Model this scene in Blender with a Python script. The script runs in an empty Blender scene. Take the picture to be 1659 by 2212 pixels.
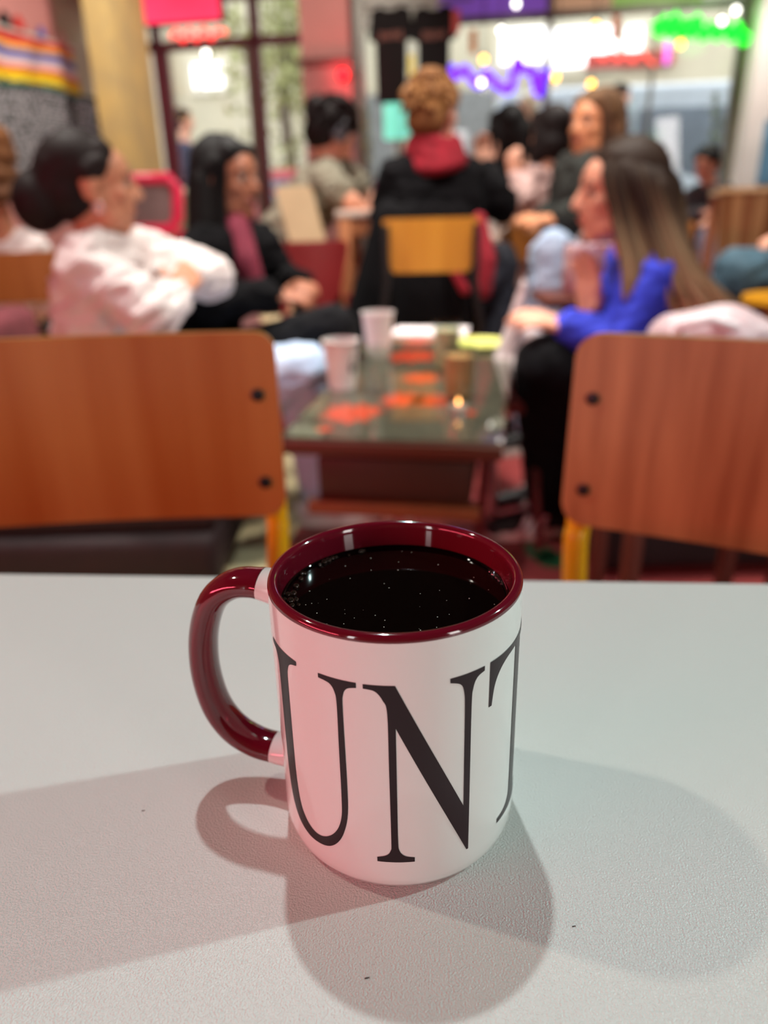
import bpy, bmesh, math, random
from math import sin, cos, pi, radians, tan, atan2, sqrt
from mathutils import Vector as V, Matrix, Quaternion, noise
random.seed(7)
SC = bpy.context.scene
COL = SC.collection

# ------------------------------------------------------------------ camera
FPX, PITCH, ROLL, TABLE_Z = 1620.0, 0.39398, -0.0263, 0.74
CAM = V((0, 0, TABLE_Z + 0.20615))
_f = V((0, cos(PITCH), -sin(PITCH))); _r0 = V((1, 0, 0)); _u0 = _r0.cross(_f)
_r = _r0*cos(ROLL) + _u0*sin(ROLL); _u = _u0*cos(ROLL) - _r0*sin(ROLL)
cd = bpy.data.cameras.new('camera'); cam = bpy.data.objects.new('camera', cd); COL.objects.link(cam)
cam.matrix_world = Matrix(((_r.x, _u.x, -_f.x, CAM.x), (_r.y, _u.y, -_f.y, CAM.y), (_r.z, _u.z, -_f.z, CAM.z), (0, 0, 0, 1)))
cd.sensor_fit = 'VERTICAL'; cd.sensor_height = 36.0; cd.lens = FPX/2212*36.0
cd.clip_start = 0.01; cd.clip_end = 200
cd.dof.use_dof = True; cd.dof.focus_distance = 0.232; cd.dof.aperture_fstop = 6.4
SC.camera = cam
SC.view_settings.view_transform = 'Standard'; SC.view_settings.look = 'None'
SC.view_settings.gamma = 1.0; SC.view_settings.use_curve_mapping = False
SC.view_settings.exposure = 0.0
SC.cycles.use_denoising = True
SC.cycles.max_bounces = 8
SC.cycles.sample_clamp_indirect = 6.0

# ------------------------------------------------------------------ world: bright overcast daylight
w = bpy.data.worlds.new('overcast_sky'); SC.world = w; w.use_nodes = True
bg = w.node_tree.nodes['Background']; bg.inputs[0].default_value = (0.93, 0.97, 1.0, 1); bg.inputs[1].default_value = 2.4

# ------------------------------------------------------------------ lamps (table track spots and red neon of the room, added spots and fill)
def lamp(kind, name, loc, power, color=(1, 1, 1), aim=None, **kw):
    l = bpy.data.lights.new(name, kind); l.energy = power; l.color = color
    for k, v in kw.items(): setattr(l, k, v)
    o = bpy.data.objects.new(name, l); COL.objects.link(o); o.location = loc
    if aim is not None:
        o.rotation_euler = (V(aim)-V(loc)).to_track_quat('-Z', 'Y').to_euler()
    return o
MUG = V((0.0029, 0.2165, TABLE_Z))
LZ = 3.0
def along(dx, dy, dz): return MUG + V((dx, dy, dz))*((LZ-TABLE_Z)/dz)
LAMP_A = along(-4.8, 38.6, 95); LAMP_B = along(147, 34, 95); LAMP_C = along(-75, 28, 95)
lamp('SPOT', 'track_spot_light', LAMP_A, 98, (0.84, 1.0, 1.0), MUG, spot_size=radians(100), spot_blend=0.5, shadow_soft_size=0.03)
lamp('SPOT', 'track_spot_light', LAMP_B, 350, (0.70, 1.0, 0.97), MUG, spot_size=radians(40), spot_blend=0.6, shadow_soft_size=0.05)
lamp('SPOT', 'track_spot_light', LAMP_C, 70, (1.0, 0.93, 0.80), MUG, spot_size=radians(60), spot_blend=0.6, shadow_soft_size=0.05)
ADDED_SPOTS = [(-1.2, 2.3), (0.9, 2.1), (0.0, 3.3), (-1.9, 4.6), (1.3, 4.3), (-0.2, 5.6), (2.4, 5.8)]  # unseen spots added to brighten the seated people
for x_, y_ in ADDED_SPOTS:
    lamp('SPOT', 'added_spot_light', (x_, y_, 3.0), 225, (1.0, 0.94, 0.86), (x_, y_+.15, 0), spot_size=radians(84), spot_blend=0.5, shadow_soft_size=0.07)
for p_, q_, e_ in (((-0.6, 5.4, 2.9), (-0.45, 7.4, 1.7), 110), ((-1.1, 5.2, 2.9), (-2.3, 6.7, 1.7), 270), ((-0.5, 1.75, 2.9), (0.75, 2.3, 0.8), 95), ((0.75, 1.75, 2.9), (-0.7, 2.25, 0.85), 140), ((2.2, 5.0, 2.9), (2.4, 6.9, 1.4), 55)):  # more added spots, aimed to lift column, pier, faces and right end
    lamp('SPOT', 'added_spot_light', p_, e_, (1.0, 0.93, 0.82), q_, spot_size=radians(70), spot_blend=0.6, shadow_soft_size=0.07); ADDED_SPOTS.append(p_[:2])
lamp('AREA', 'red_neon_light', (-2.3, -0.7, 1.32), 36, (1.0, 0.09, 0.15), (0.4, 1.0, 0.85), shape='RECTANGLE', size=1.8, size_y=0.10)
lamp('AREA', 'added_fill_light', (2.3, -1.9, 1.5), 26, (1.0, 0.94, 0.90), (0.1, 0.9, 0.8), shape='RECTANGLE', size=0.5, size_y=1.5)  # added soft fill behind the camera for chair fronts and mug
lamp('AREA', 'added_fill_light', (-1.9, -2.3, 1.5), 15, (1.0, 0.95, 0.94), (-0.1, 0.9, 0.8), shape='RECTANGLE', size=0.3, size_y=1.5)  # second added fill, weaker, from the left behind the camera

# ------------------------------------------------------------------ pixel -> world helpers
def ray(px, py):
    d = _f + _r*((px-829.5)/FPX) - _u*((py-1106)/FPX)
    return d/d.y
def at(px, py, Y): return CAM + ray(px, py)*Y
def atz(px, py, z):
    d = ray(px, py); return CAM + d*((z-CAM.z)/d.z)
RA = radians(10.5); UD = V((cos(RA), -sin(RA), 0)); VD = V((sin(RA), cos(RA), 0))
def RM(u, v, z=0.0): return UD*u + VD*v + V((0, 0, z))
def fac(px, py, v):                       # pixel -> (u, z) on a plane parallel to the facade
    d = ray(px, py); p = CAM + d*(v/(d.dot(VD))); return p.dot(UD), p.z

# ------------------------------------------------------------------ materials
def lin(c):
    return tuple((x/255/12.92 if x/255 <= 0.04045 else ((x/255+0.055)/1.055)**2.4) for x in c) + (1,)
MATS = {}
def mat(name, c, rough=0.6, var=0.12, scale=8.0, bump=0.0, bscale=60.0, metal=0.0, spec=0.5, emit=0.0, stretch=(1, 1, 1), c2=None, coat=0.0, alpha=None, rot=(0, 0, 0), detail=4.0, trans=0.0):
    if name in MATS: return MATS[name]
    m = bpy.data.materials.new(name); m.use_nodes = True; MATS[name] = m
    nt = m.node_tree; N = nt.nodes; L = nt.links; b = N['Principled BSDF']
    tc = N.new('ShaderNodeTexCoord'); mp = N.new('ShaderNodeMapping'); L.new(tc.outputs['Object'], mp.inputs[0])
    mp.inputs['Scale'].default_value = stretch; mp.inputs['Rotation'].default_value = rot
    nz = N.new('ShaderNodeTexNoise'); nz.inputs['Scale'].default_value = scale; nz.inputs['Detail'].default_value = detail
    L.new(mp.outputs[0], nz.inputs['Vector'])
    rp = N.new('ShaderNodeValToRGB'); a = lin(c)
    if c2 is None:
        lo = tuple(x*(1-var) for x in a[:3])+(1,); hi = tuple(min(1, x*(1+var)) for x in a[:3])+(1,)
    else: lo, hi = a, lin(c2)
    rp.color_ramp.elements[0].position = 0.32; rp.color_ramp.elements[1].position = 0.68
    rp.color_ramp.elements[0].color = lo; rp.color_ramp.elements[1].color = hi
    L.new(nz.outputs['Fac'], rp.inputs[0]); L.new(rp.outputs[0], b.inputs['Base Color'])
    b.inputs['Roughness'].default_value = rough; b.inputs['Metallic'].default_value = metal
    b.inputs['Specular IOR Level'].default_value = spec; b.inputs['Coat Weight'].default_value = coat
    if trans: b.inputs['Transmission Weight'].default_value = trans
    if emit:
        L.new(rp.outputs[0], b.inputs['Emission Color']); b.inputs['Emission Strength'].default_value = emit
    if bump:
        n2 = N.new('ShaderNodeTexNoise'); n2.inputs['Scale'].default_value = bscale; n2.inputs['Detail'].default_value = 3
        L.new(mp.outputs[0], n2.inputs['Vector'])
        bp = N.new('ShaderNodeBump'); bp.inputs['Strength'].default_value = bump; bp.inputs['Distance'].default_value = 0.01
        L.new(n2.outputs['Fac'], bp.inputs['Height']); L.new(bp.outputs[0], b.inputs['Normal'])
    return m
def glass_mat(name, tint=(255, 255, 255), gloss=0.08):
    if name in MATS: return MATS[name]
    m = bpy.data.materials.new(name); m.use_nodes = True; MATS[name] = m
    nt = m.node_tree; N = nt.nodes; L = nt.links; N.remove(N['Principled BSDF'])
    t = N.new('ShaderNodeBsdfTransparent'); t.inputs[0].default_value = lin(tint)
    g = N.new('ShaderNodeBsdfGlossy'); g.inputs['Roughness'].default_value = 0.03
    lw = N.new('ShaderNodeLayerWeight'); pw = N.new('ShaderNodeMath'); pw.operation = 'POWER'; pw.inputs[1].default_value = 5.0; L.new(lw.outputs['Facing'], pw.inputs[0])
    fr = N.new('ShaderNodeMath'); fr.operation = 'MULTIPLY_ADD'; fr.inputs[1].default_value = 0.8; fr.inputs[2].default_value = 0.035; L.new(pw.outputs[0], fr.inputs[0])
    mx = N.new('ShaderNodeMixShader'); L.new(fr.outputs[0], mx.inputs[0]); L.new(t.outputs[0], mx.inputs[1]); L.new(g.outputs[0], mx.inputs[2])
    L.new(mx.outputs[0], N['Material Output'].inputs[0]); return m
def tint_mat(name, c0, c1, rough=0.62, nscale=90, var=0.35, p0=0.0):   # hair: colour from root to tip
    if name in MATS: return MATS[name]
    m = bpy.data.materials.new(name); m.use_nodes = True; MATS[name] = m
    nt = m.node_tree; N = nt.nodes; L = nt.links; b = N['Principled BSDF']
    at_ = N.new('ShaderNodeAttribute'); at_.attribute_name = 'tint'
    rp = N.new('ShaderNodeValToRGB'); rp.color_ramp.elements[0].color = lin(c0); rp.color_ramp.elements[1].color = lin(c1); rp.color_ramp.elements[0].position = p0
    L.new(at_.outputs['Fac'], rp.inputs[0])
    nz = N.new('ShaderNodeTexNoise'); nz.inputs['Scale'].default_value = nscale
    mx = N.new('ShaderNodeMix'); mx.data_type = 'RGBA'; mx.blend_type = 'MULTIPLY'; mx.inputs[0].default_value = var
    L.new(rp.outputs[0], mx.inputs[6]); L.new(nz.outputs['Fac'], mx.inputs[7]); L.new(mx.outputs[2], b.inputs['Base Color'])
    b.inputs['Roughness'].default_value = rough; b.inputs['Specular IOR Level'].default_value = 0.22
    return m

# ------------------------------------------------------------------ object helpers
def tag(o, label=None, cat=None, group=None, kind=None):
    if label: o['label'] = label
    if cat: o['category'] = cat
    if group: o['group'] = group
    if kind: o['kind'] = kind
    return o
def thing(name, label, cat, loc=(0, 0, 0), rz=0.0, group=None):
    o = bpy.data.objects.new(name, None); COL.objects.link(o); o.empty_display_size = 0.05
    o.location = loc; o.rotation_euler = (0, 0, rz)
    return tag(o, label, cat, group)
def link(name, me, m, parent=None, smooth=True):
    if m is not None and len(me.materials) == 0: me.materials.append(m)
    if smooth:
        for p in me.polygons: p.use_smooth = True
    o = bpy.data.objects.new(name, me); COL.objects.link(o)
    if parent is not None: o.parent = parent
    return o
class MB:                                  # mesh builder
    def __init__(s): s.v = []; s.f = []
    def add(s, vs, fs):
        n = len(s.v); s.v += [tuple(p) for p in vs]; s.f += [tuple(i+n for i in f) for f in fs]; return s
    def box(s, c, size, rot=None):
        x, y, z = size[0]/2, size[1]/2, size[2]/2; c = V(c)
        vs = [V((a*x, b*y, d*z)) for a in (-1, 1) for b in (-1, 1) for d in (-1, 1)]
        if rot is not None: vs = [rot @ p for p in vs]
        return s.add([c+p for p in vs], [(0, 1, 3, 2), (4, 6, 7, 5), (0, 4, 5, 1), (2, 3, 7, 6), (0, 2, 6, 4), (1, 5, 7, 3)])
    def tube(s, pts, r, sides=10, closed=False, flat=None):
        pts = [V(p) for p in pts]; n = len(pts); rs = r if isinstance(r, (list, tuple)) else [r]*n
        rings = []; up = None
        for i, p in enumerate(pts):
            a = pts[i-1] if (i or closed) else pts[0]; b = pts[(i+1) % n] if (i < n-1 or closed) else pts[-1]
            t = (b-a).normalized() if (b-a).length > 1e-9 else V((0, 0, 1))
            if up is None: up = t.orthogonal().normalized() if flat is None else V(flat)
            up = (up - t*up.dot(t)).normalized(); sd = t.cross(up)
            rr = rs[i]; ra, rb = rr if isinstance(rr, tuple) else (rr, rr)
            rings.append([p + up*(cos(2*pi*k/sides)*ra) + sd*(sin(2*pi*k/sides)*rb) for k in range(sides)])
        vs = [q for R in rings for q in R]; fs = []
        for i in range(n if closed else n-1):
            j = (i+1) % n
            for k in range(sides):
                l = (k+1) % sides; fs.append((i*sides+k, i*sides+l, j*sides+l, j*sides+k))
        if not closed:
            fs.append(tuple(reversed(range(sides)))); fs.append(tuple((n-1)*sides+k for k in range(sides)))
        return s.add(vs, fs)
    def lathe(s, prof, c=(0, 0, 0), n=32, close=False, caps=True):
        c = V(c); vs = []; fs = []; m = len(prof)
        for r, z in prof: vs += [c+V((r*cos(2*pi*k/n), r*sin(2*pi*k/n), z)) for k in range(n)]
        for i in range(m if close else m-1):
            j = (i+1) % m
            for k in range(n):
                l = (k+1) % n; fs.append((i*n+k, i*n+l, j*n+l, j*n+k))
        if not close and caps:
            if prof[0][0] > 1e-6: fs.append(tuple(reversed(range(n))))
            if prof[-1][0] > 1e-6: fs.append(tuple((m-1)*n+k for k in range(n)))
        return s.add(vs, fs)
    def ball(s, c, r, R=None, n=12, h=8):
        c = V(c); r = r if isinstance(r, (tuple, list)) else (r, r, r); vs = [V((0, 0, -1))]; fs = []
        for i in range(1, h):
            a = -pi/2+pi*i/h; vs += [V((cos(a)*cos(2*pi*k/n), cos(a)*sin(2*pi*k/n), sin(a))) for k in range(n)]
        vs.append(V((0, 0, 1)))
        for k in range(n):
            l = (k+1) % n; fs.append((0, 1+l, 1+k)); fs.append((len(vs)-1, 1+(h-2)*n+k, 1+(h-2)*n+l))
            for i in range(h-2): fs.append((1+i*n+k, 1+i*n+l, 1+(i+1)*n+l, 1+(i+1)*n+k))
        vs = [V((p.x*r[0], p.y*r[1], p.z*r[2])) for p in vs]
        if R is not None: vs = [R @ p for p in vs]
        return s.add([c+p for p in vs], fs)
    def cap(s, a, ra, b, rb, n=12):        # tapered capsule
        a = V(a); b = V(b); t = b-a; L = t.length
        if L < 1e-6: return s.ball(a, max(ra, rb))
        t /= L; x = t.orthogonal().normalized(); y = t.cross(x); vs = [a-t*ra]; fs = []; rings = []
        for ang in (-60, -30, 0): rings.append((sin(radians(ang))*ra, cos(radians(ang))*ra))
        for ang in (0, 30, 60): rings.append((L+sin(radians(ang))*rb, cos(radians(ang))*rb))
        for z, r in rings: vs += [a+t*z+x*(cos(2*pi*k/n)*r)+y*(sin(2*pi*k/n)*r) for k in range(n)]
        vs.append(b+t*rb); m = len(rings)
        for k in range(n):
            l = (k+1) % n; fs.append((0, 1+l, 1+k)); fs.append((len(vs)-1, 1+(m-1)*n+k, 1+(m-1)*n+l))
            for i in range(m-1): fs.append((1+i*n+k, 1+i*n+l, 1+(i+1)*n+l, 1+(i+1)*n+k))
        return s.add(vs, fs)
    def mesh(s, name, off=None):
        me = bpy.data.meshes.new(name)
        vs = s.v if off is None else [(x-off[0], y-off[1], z-off[2]) for x, y, z in s.v]
        me.from_pydata(vs, [], s.f); me.update(); return me
    def build(s, name, m, parent=None, smooth=True, bevel=0.0, off=None, seg=2):
        me = s.mesh(name, off)
        if bevel:
            bm = bmesh.new(); bm.from_mesh(me)
            bmesh.ops.bevel(bm, geom=bm.edges[:], offset=bevel, segments=seg, affect='EDGES', profile=0.5)
            bm.to_mesh(me); bm.free()
        o = link(name, me, m, parent, smooth)
        if bevel or not smooth: me.polygons.foreach_set('use_smooth', [False]*len(me.polygons)) if not smooth else me.set_sharp_from_angle(angle=radians(40))
        elif smooth: me.set_sharp_from_angle(angle=radians(50))
        return o
def blob(name, mb, m, parent=None, vox=0.01, sm=3, off=None, fold=0.0):   # union of closed shapes -> one continuous skin
    me = mb.mesh(name+'_tmp', off); t = bpy.data.objects.new(name+'_tmp', me); COL.objects.link(t)
    r = t.modifiers.new('r', 'REMESH'); r.mode = 'VOXEL'; r.voxel_size = vox
    if sm:
        q = t.modifiers.new('s', 'SMOOTH'); q.factor = 0.5; q.iterations = sm
    bpy.context.view_layer.update(); dg = bpy.context.evaluated_depsgraph_get()
    out = bpy.data.meshes.new_from_object(t.evaluated_get(dg)); out.name = name; out.materials.clear()
    bpy.data.objects.remove(t); bpy.data.meshes.remove(me)
    if fold:                                # cloth folds: stretched ridged noise pushed along the normals
        ns = [v.normal.copy() for v in out.vertices]
        for v, n_ in zip(out.vertices, ns):
            q = v.co; a = noise.noise(V((q.x*9+q.z*7, q.y*9-q.z*5, q.z*26-q.x*9))); b = noise.noise(V((q.x*30, q.y*30, q.z*30+5)))
            v.co = q + n_*(fold*((.35-abs(a)*1.5) + .25*b))
        out.update()
    return link(name, out, m, parent, True)
def copy_tree(o, parent=None):
    c = o.copy(); COL.objects.link(c); c.parent = parent
    for ch in o.children: copy_tree(ch, c)
    return c
def slab(name, a, b, z0, z1, th, m, parent=None, side=1):    # vertical wall piece between two floor points
    a = V(a); b = V(b); d = (b-a).normalized(); n = V((-d.y, d.x, 0))*th*side; mb = MB()
    vs = [V((p.x, p.y, z)) + q for z in (z0, z1) for q in (V((0, 0, 0)), n) for p in (a, b)]
    mb.add(vs, [(0, 1, 3, 2), (4, 6, 7, 5), (0, 4, 5, 1), (2, 3, 7, 6), (0, 2, 6, 4), (1, 5, 7, 3)])
    return mb.build(name, m, parent, smooth=False)
def struct(o): o['kind'] = 'structure'; return o

# ================================================================== room shell
VF, UL, UR, VB, CH = 7.45, -4.0, 4.0, -3.0, 3.45
m_floor = mat('painted_red_floor', (158, 66, 64), 0.42, c2=(122, 46, 48), scale=3.0, bump=0.05, bscale=14)
m_beige = mat('beige_floor_paint', (188, 176, 138), 0.35, 0.15, 3.0)
m_pink = mat('pink_plaster', (202, 138, 132), 0.8, 0.06, 2.0, bump=0.05, bscale=30)
m_cream = mat('cream_plaster', (196, 186, 160), 0.8, 0.08, 2.0, bump=0.05, bscale=30)
m_conc = mat('ochre_bare_concrete', (202, 172, 108), 0.85, c2=(176, 154, 108), scale=4.0, bump=0.2, bscale=20)
m_ceil = mat('dark_ceiling_paint', (30, 27, 27), 0.95, 0.08, spec=0.1)
m_maroon = mat('maroon_frame_paint', (84, 26, 38), 0.45, 0.1)
m_steel = mat('grey_frame_metal', (120, 116, 108), 0.4, 0.1, metal=0.3)
m_white = mat('white_paint', (225, 220, 214), 0.5, 0.04)
m_pane = glass_mat('window_glass')
def poly(name, pts, m, parent=None):
    return MB().add(pts, [tuple(range(len(pts)))]).build(name, m, parent, smooth=False)
def plate(name, u0, v0, u1, v1, z0, z1, m, parent=None):
    mb = MB(); vs = [RM(a, b, z) for z in (z0, z1) for a, b in ((u0, v0), (u1, v0), (u1, v1), (u0, v1))]
    mb.add(vs, [(3, 2, 1, 0), (4, 5, 6, 7), (0, 1, 5, 4), (1, 2, 6, 5), (2, 3, 7, 6), (3, 0, 4, 7)])
    return mb.build(name, m, parent, smooth=False)
fl = struct(plate('floor', UL-.15, VB-.15, UR+.15, VF+.1, -0.12, 0.0, m_floor))
bz = plate('floor_paint', -3.2, 0.4, -0.66, 5.2, 0.0, 0.0015, m_beige, fl)
gm = MB()
for (px, py, r) in ((1180, 1150, .05), (1170, 1195, .045), (1195, 1210, .05), (1150, 1180, .03)):
    p = atz(px, py, 0.001); gm.lathe([(r, 0), (r, .001), (0, .001)], (p.x, p.y, .0005), 14)
gm.build('floor_mark', mat('green_floor_paint', (34, 84, 52), 0.4, 0.15), fl)
struct(plate('ceiling', UL-.15, VB-.15, UR+.15, VF+.2, CH, CH+.1, m_ceil))
wl = struct(plate('wall_left', UL-.12, VB, UL, 6.87, 0, CH, m_pink))
plate('plaster_panel', UL-.12, 6.87, UL, VF+.1, 0, CH, m_cream, wl)
struct(plate('wall_right', UR, VB, UR+.12, VF, 0, CH, m_cream))
struct(plate('wall_back', UL-.12, VB-.12, UR+.12, VB, 0, CH, m_cream))
# ochre concrete pier
pu0, _ = fac(205, 200, 6.2); pu1, _ = fac(258, 200, 6.2)
struct(tag(plate('trim_1', pu0, 6.2, pu1, 6.2+.62, 0, CH, m_conc), 'ochre bare concrete pier left of the glass door'))
# pink column between door bay and shop window
pc = struct(plate('trim_2', -1.96, VF-.22, -1.53, VF+.16, 0, CH, m_pink))
plate('recess_panel', -1.93, VF-.235, -1.56, VF-.22, 0.4, 2.05, mat('greyed_pink_panel', (158, 112, 108), 0.6, 0.1), pc)
plate('ledge', -1.99, VF-.30, -1.51, VF-.20, 2.04, 2.075, mat('brown_ledge', (104, 62, 56), 0.5), pc)
plate('ledge', -1.95, VF-.29, -1.56, VF-.235, 1.62, 1.64, mat('grey_shelf', (176, 160, 158), 0.5), pc)
# facade: door bay
d1 = struct(thing('door_1', 'maroon framed glass street door', None, RM(-2.9, VF, 0)))
if 'category' in d1: del d1['category']
OFF = RM(-2.9, VF, 0)
def fpart(name, u0, u1, z0, z1, m, parent, dv=.06, v=VF, off=None):
    mb = MB(); vs = [RM(a, b, z) for z in (z0, z1) for a, b in ((u0, v-dv/2), (u1, v-dv/2), (u1, v+dv/2), (u0, v+dv/2))]
    mb.add(vs, [(3, 2, 1, 0), (4, 5, 6, 7), (0, 1, 5, 4), (1, 2, 6, 5), (2, 3, 7, 6), (3, 0, 4, 7)])
    return mb.build(name, m, parent, smooth=False, off=off)
for a, b in ((-3.40, -3.33), (-2.47, -2.39), (-1.99, -1.95)): fpart('jamb', a, b, 0, 2.75, m_maroon, d1, .09, off=OFF)
fpart('head_rail', -4.0, -1.96, 2.24, 2.31, m_maroon, d1, .09, off=OFF)
fpart('head_rail', -4.0, -1.96, 2.60, 2.78, m_maroon, d1, .10, off=OFF)
fpart('bottom_rail', -3.33, -2.47, 0.0, 0.22, m_maroon, d1, .05, off=OFF)
fpart('door_stile', -3.33, -3.27, 0.0, 2.24, m_maroon, d1, .05, off=OFF)
fpart('door_stile', -2.53, -2.47, 0.0, 2.24, m_steel, d1, .05, off=OFF)
for a, b, z0, z1 in ((-3.27, -2.53, .22, 2.24), (-2.39, -1.99, 0.1, 2.24), (-4.0, -3.40, 0.1, 2.24), (-4.0, -2.47, 2.31, 2.60), (-2.39, -1.99, 2.31, 2.60)):
    fpart('pane', a, b, z0, z1, m_pane, d1, .008, off=OFF)
hd = MB().tube([RM(-2.62, VF-.06, .9), RM(-2.62, VF-.06, 1.5)], .014).build('door_handle', mat('brushed_steel', (190, 190, 190), .3, metal=.9), d1, off=OFF)
# facade: shop window
w1 = struct(thing('window_1', 'wide shop window with thin grey bars', None, RM(0.1, VF, 0)))
if 'category' in w1: del w1['category']
OW = RM(0.1, VF, 0)
fpart('frame_post', -1.52, -1.44, 0, 2.78, m_steel, w1, .09, off=OW)
fpart('frame_post', 0.10, 0.155, 0.4, 2.78, m_steel, w1, .06, off=OW)
fpart('frame_post', 0.97, 1.0, 0.4, 2.32, m_steel, w1, .03, off=OW)
fpart('frame_post', 1.62, 1.70, 0, 2.78, m_steel, w1, .09, off=OW)
fpart('transom_rail', -1.44, 1.62, 2.30, 2.35, m_steel, w1, .06, off=OW)
fpart('transom_rail', -1.44, 1.62, 2.74, 2.80, m_steel, w1, .06, off=OW)
fpart('window_sill', -1.44, 1.62, 0.0, 0.42, m_cream, w1, .44, VF-.12, off=OW)
for a, b in ((-1.44, .10), (.155, .97), (1.0, 1.62)): fpart('pane', a, b, .42, 2.30, m_pane, w1, .008, off=OW)
for a, b, c in ((-1.44, -.80, (170, 160, 150)), (-.80, .10, (140, 92, 200)), (.155, .62, (206, 168, 140)), (.62, 1.32, (146, 190, 92)), (1.32, 1.62, (226, 232, 222))):
    fpart('coloured_pane', a, b, 2.35, 2.74, mat('transom_film_%d_%d_%d' % c, c, .4, .05, trans=0.55, emit=.12), w1, .01, off=OW)
struct(plate('wall_front', UL, VF-.05, UR, VF+.15, 2.78, CH, m_cream))
struct(plate('trim_3', 1.70, VF-.1, UR, VF+.12, 0, CH, m_cream))
a0, _ = fac(1598, 380, 6.7); a1, _ = fac(1648, 380, 6.7)
struct(tag(plate('trim_4', a0, 6.7, a1, 6.95, 0, CH, m_white), 'slim white painted pillar at the right end of the window'))
bu, bz_ = fac(1652, 330, 6.68)
bp = plate('wall_poster', bu-.03, 6.66, bu+.3, 6.68, bz_-.22, bz_+.22, mat('blue_poster_print', (92, 140, 170), .5, .2, 20)); tag(bp, 'blue poster on the wall right of the white pillar', 'poster')

# ceiling track with the three spots
tr = thing('ceiling_track', 'black ceiling track holding spot lamps above the white table', 'track light', (LAMP_A.x, LAMP_A.y, CH))
mb = MB(); p0 = V((LAMP_C.x-.4, LAMP_C.y, CH-.02)); p1 = V((LAMP_B.x+.2, LAMP_A.y, CH-.02))
mb.tube([p0, p1], .018, 6).build('rail', mat('black_metal', (24, 24, 26), .4), tr, off=(LAMP_A.x, LAMP_A.y, CH))
for Lp in (LAMP_A, LAMP_B, LAMP_C):
    d = (MUG-Lp).normalized(); b = Lp - d*.17
    mb = MB().tube([b, b+d*.02, Lp-d*.02], [.03, .045, .05], 14).tube([b, V((b.x, b.y, CH-.02))], .008, 6)
    mb.build('spot_head', MATS['black_metal'], tr, off=(LAMP_A.x, LAMP_A.y, CH))

tr2 = thing('ceiling_track', 'unseen black ceiling track with added spot lamps over the seated people', 'track light', (0, 3.8, CH))  # out of view, made up to carry the added spots
MB().tube([V((-1.9, -1.7, -.02)), V((2.4, 2.0, -.02))], .018, 6).build('rail', MATS['black_metal'], tr2)
for x_, y_ in ADDED_SPOTS:
    MB().tube([V((x_, y_-3.8, 3.16-CH)), V((x_, y_-3.8, 3.02-CH))], [.04, .06], 14).tube([V((x_, y_-3.8, 3.16-CH)), V((x_, y_-3.8, 0))], .008, 6).build('spot_head', MATS['black_metal'], tr2)
# ================================================================== street outside
pv = struct(plate('ground', -16, VF+.16, 22, 40, -0.2, -0.06, mat('grey_asphalt', (120, 120, 122), .85, .15, 6)))
m_bld = mat('pale_stone_facade', (206, 198, 172), .85, .08, 1.2, bump=.1, bscale=4)
bl = thing('street_building', 'pale stone building across the street with bright windows', 'building', RM(2, 17, -.06))
OB = RM(2, 17, -.06)
def bpart(n, u0, u1, z0, z1, m, dv=.3, v=17.0, parent=None): return fpart(n, u0, u1, z0, z1, m, parent or bl, dv, v, off=OB)
bpart('wall', -14, 18, -.06, 9, m_bld, .4, 17.2)
m_lit = mat('bright_lit_window', (255, 255, 255), .3, 0.0, emit=2.2)
m_dk = mat('dim_window', (128, 130, 128), .2, .2)
for (x0, y0, x1, y1) in ((1082, 62, 1183, 140), (1192, 58, 1335, 148), (1346, 58, 1388, 128), (425, 138, 480, 192)):
    ua, za = fac((x0+x1)/2-(x1-x0)/2, y1, 17); ub, zb = fac(x1, y0, 17)
    wn = bpart('window', ua-.12, ub+.12, za-.12, zb+.12, mat('window_surround', (222, 216, 196), .7), .1, 16.97)
    bpart('lit_pane', ua, ub, za, zb, m_lit, .04, 16.91, wn)
for u0 in (-10.5, -8.2, -3.2, -1.2, 0.6):
    wn = bpart('window', u0-.6, u0+.6, .9, 3.0, mat('stone_band', (188, 180, 158), .8), .1, 16.97); bpart('pane', u0-.5, u0+.5, 1.0, 2.9, m_dk, .04, 16.91, wn)
for u0 in (-11.6, -9.3, -7.6, -4.4, -2.2, 4.2, 9.5): bpart('pilaster', u0-.22, u0+.22, -.06, 6, MATS['stone_band'], .3, 16.9)
bpart('shop_fascia', 1.0, 2.6, 3.16, 3.40, mat('red_fascia', (190, 74, 64), .6, .1), .2, 16.9)
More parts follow.
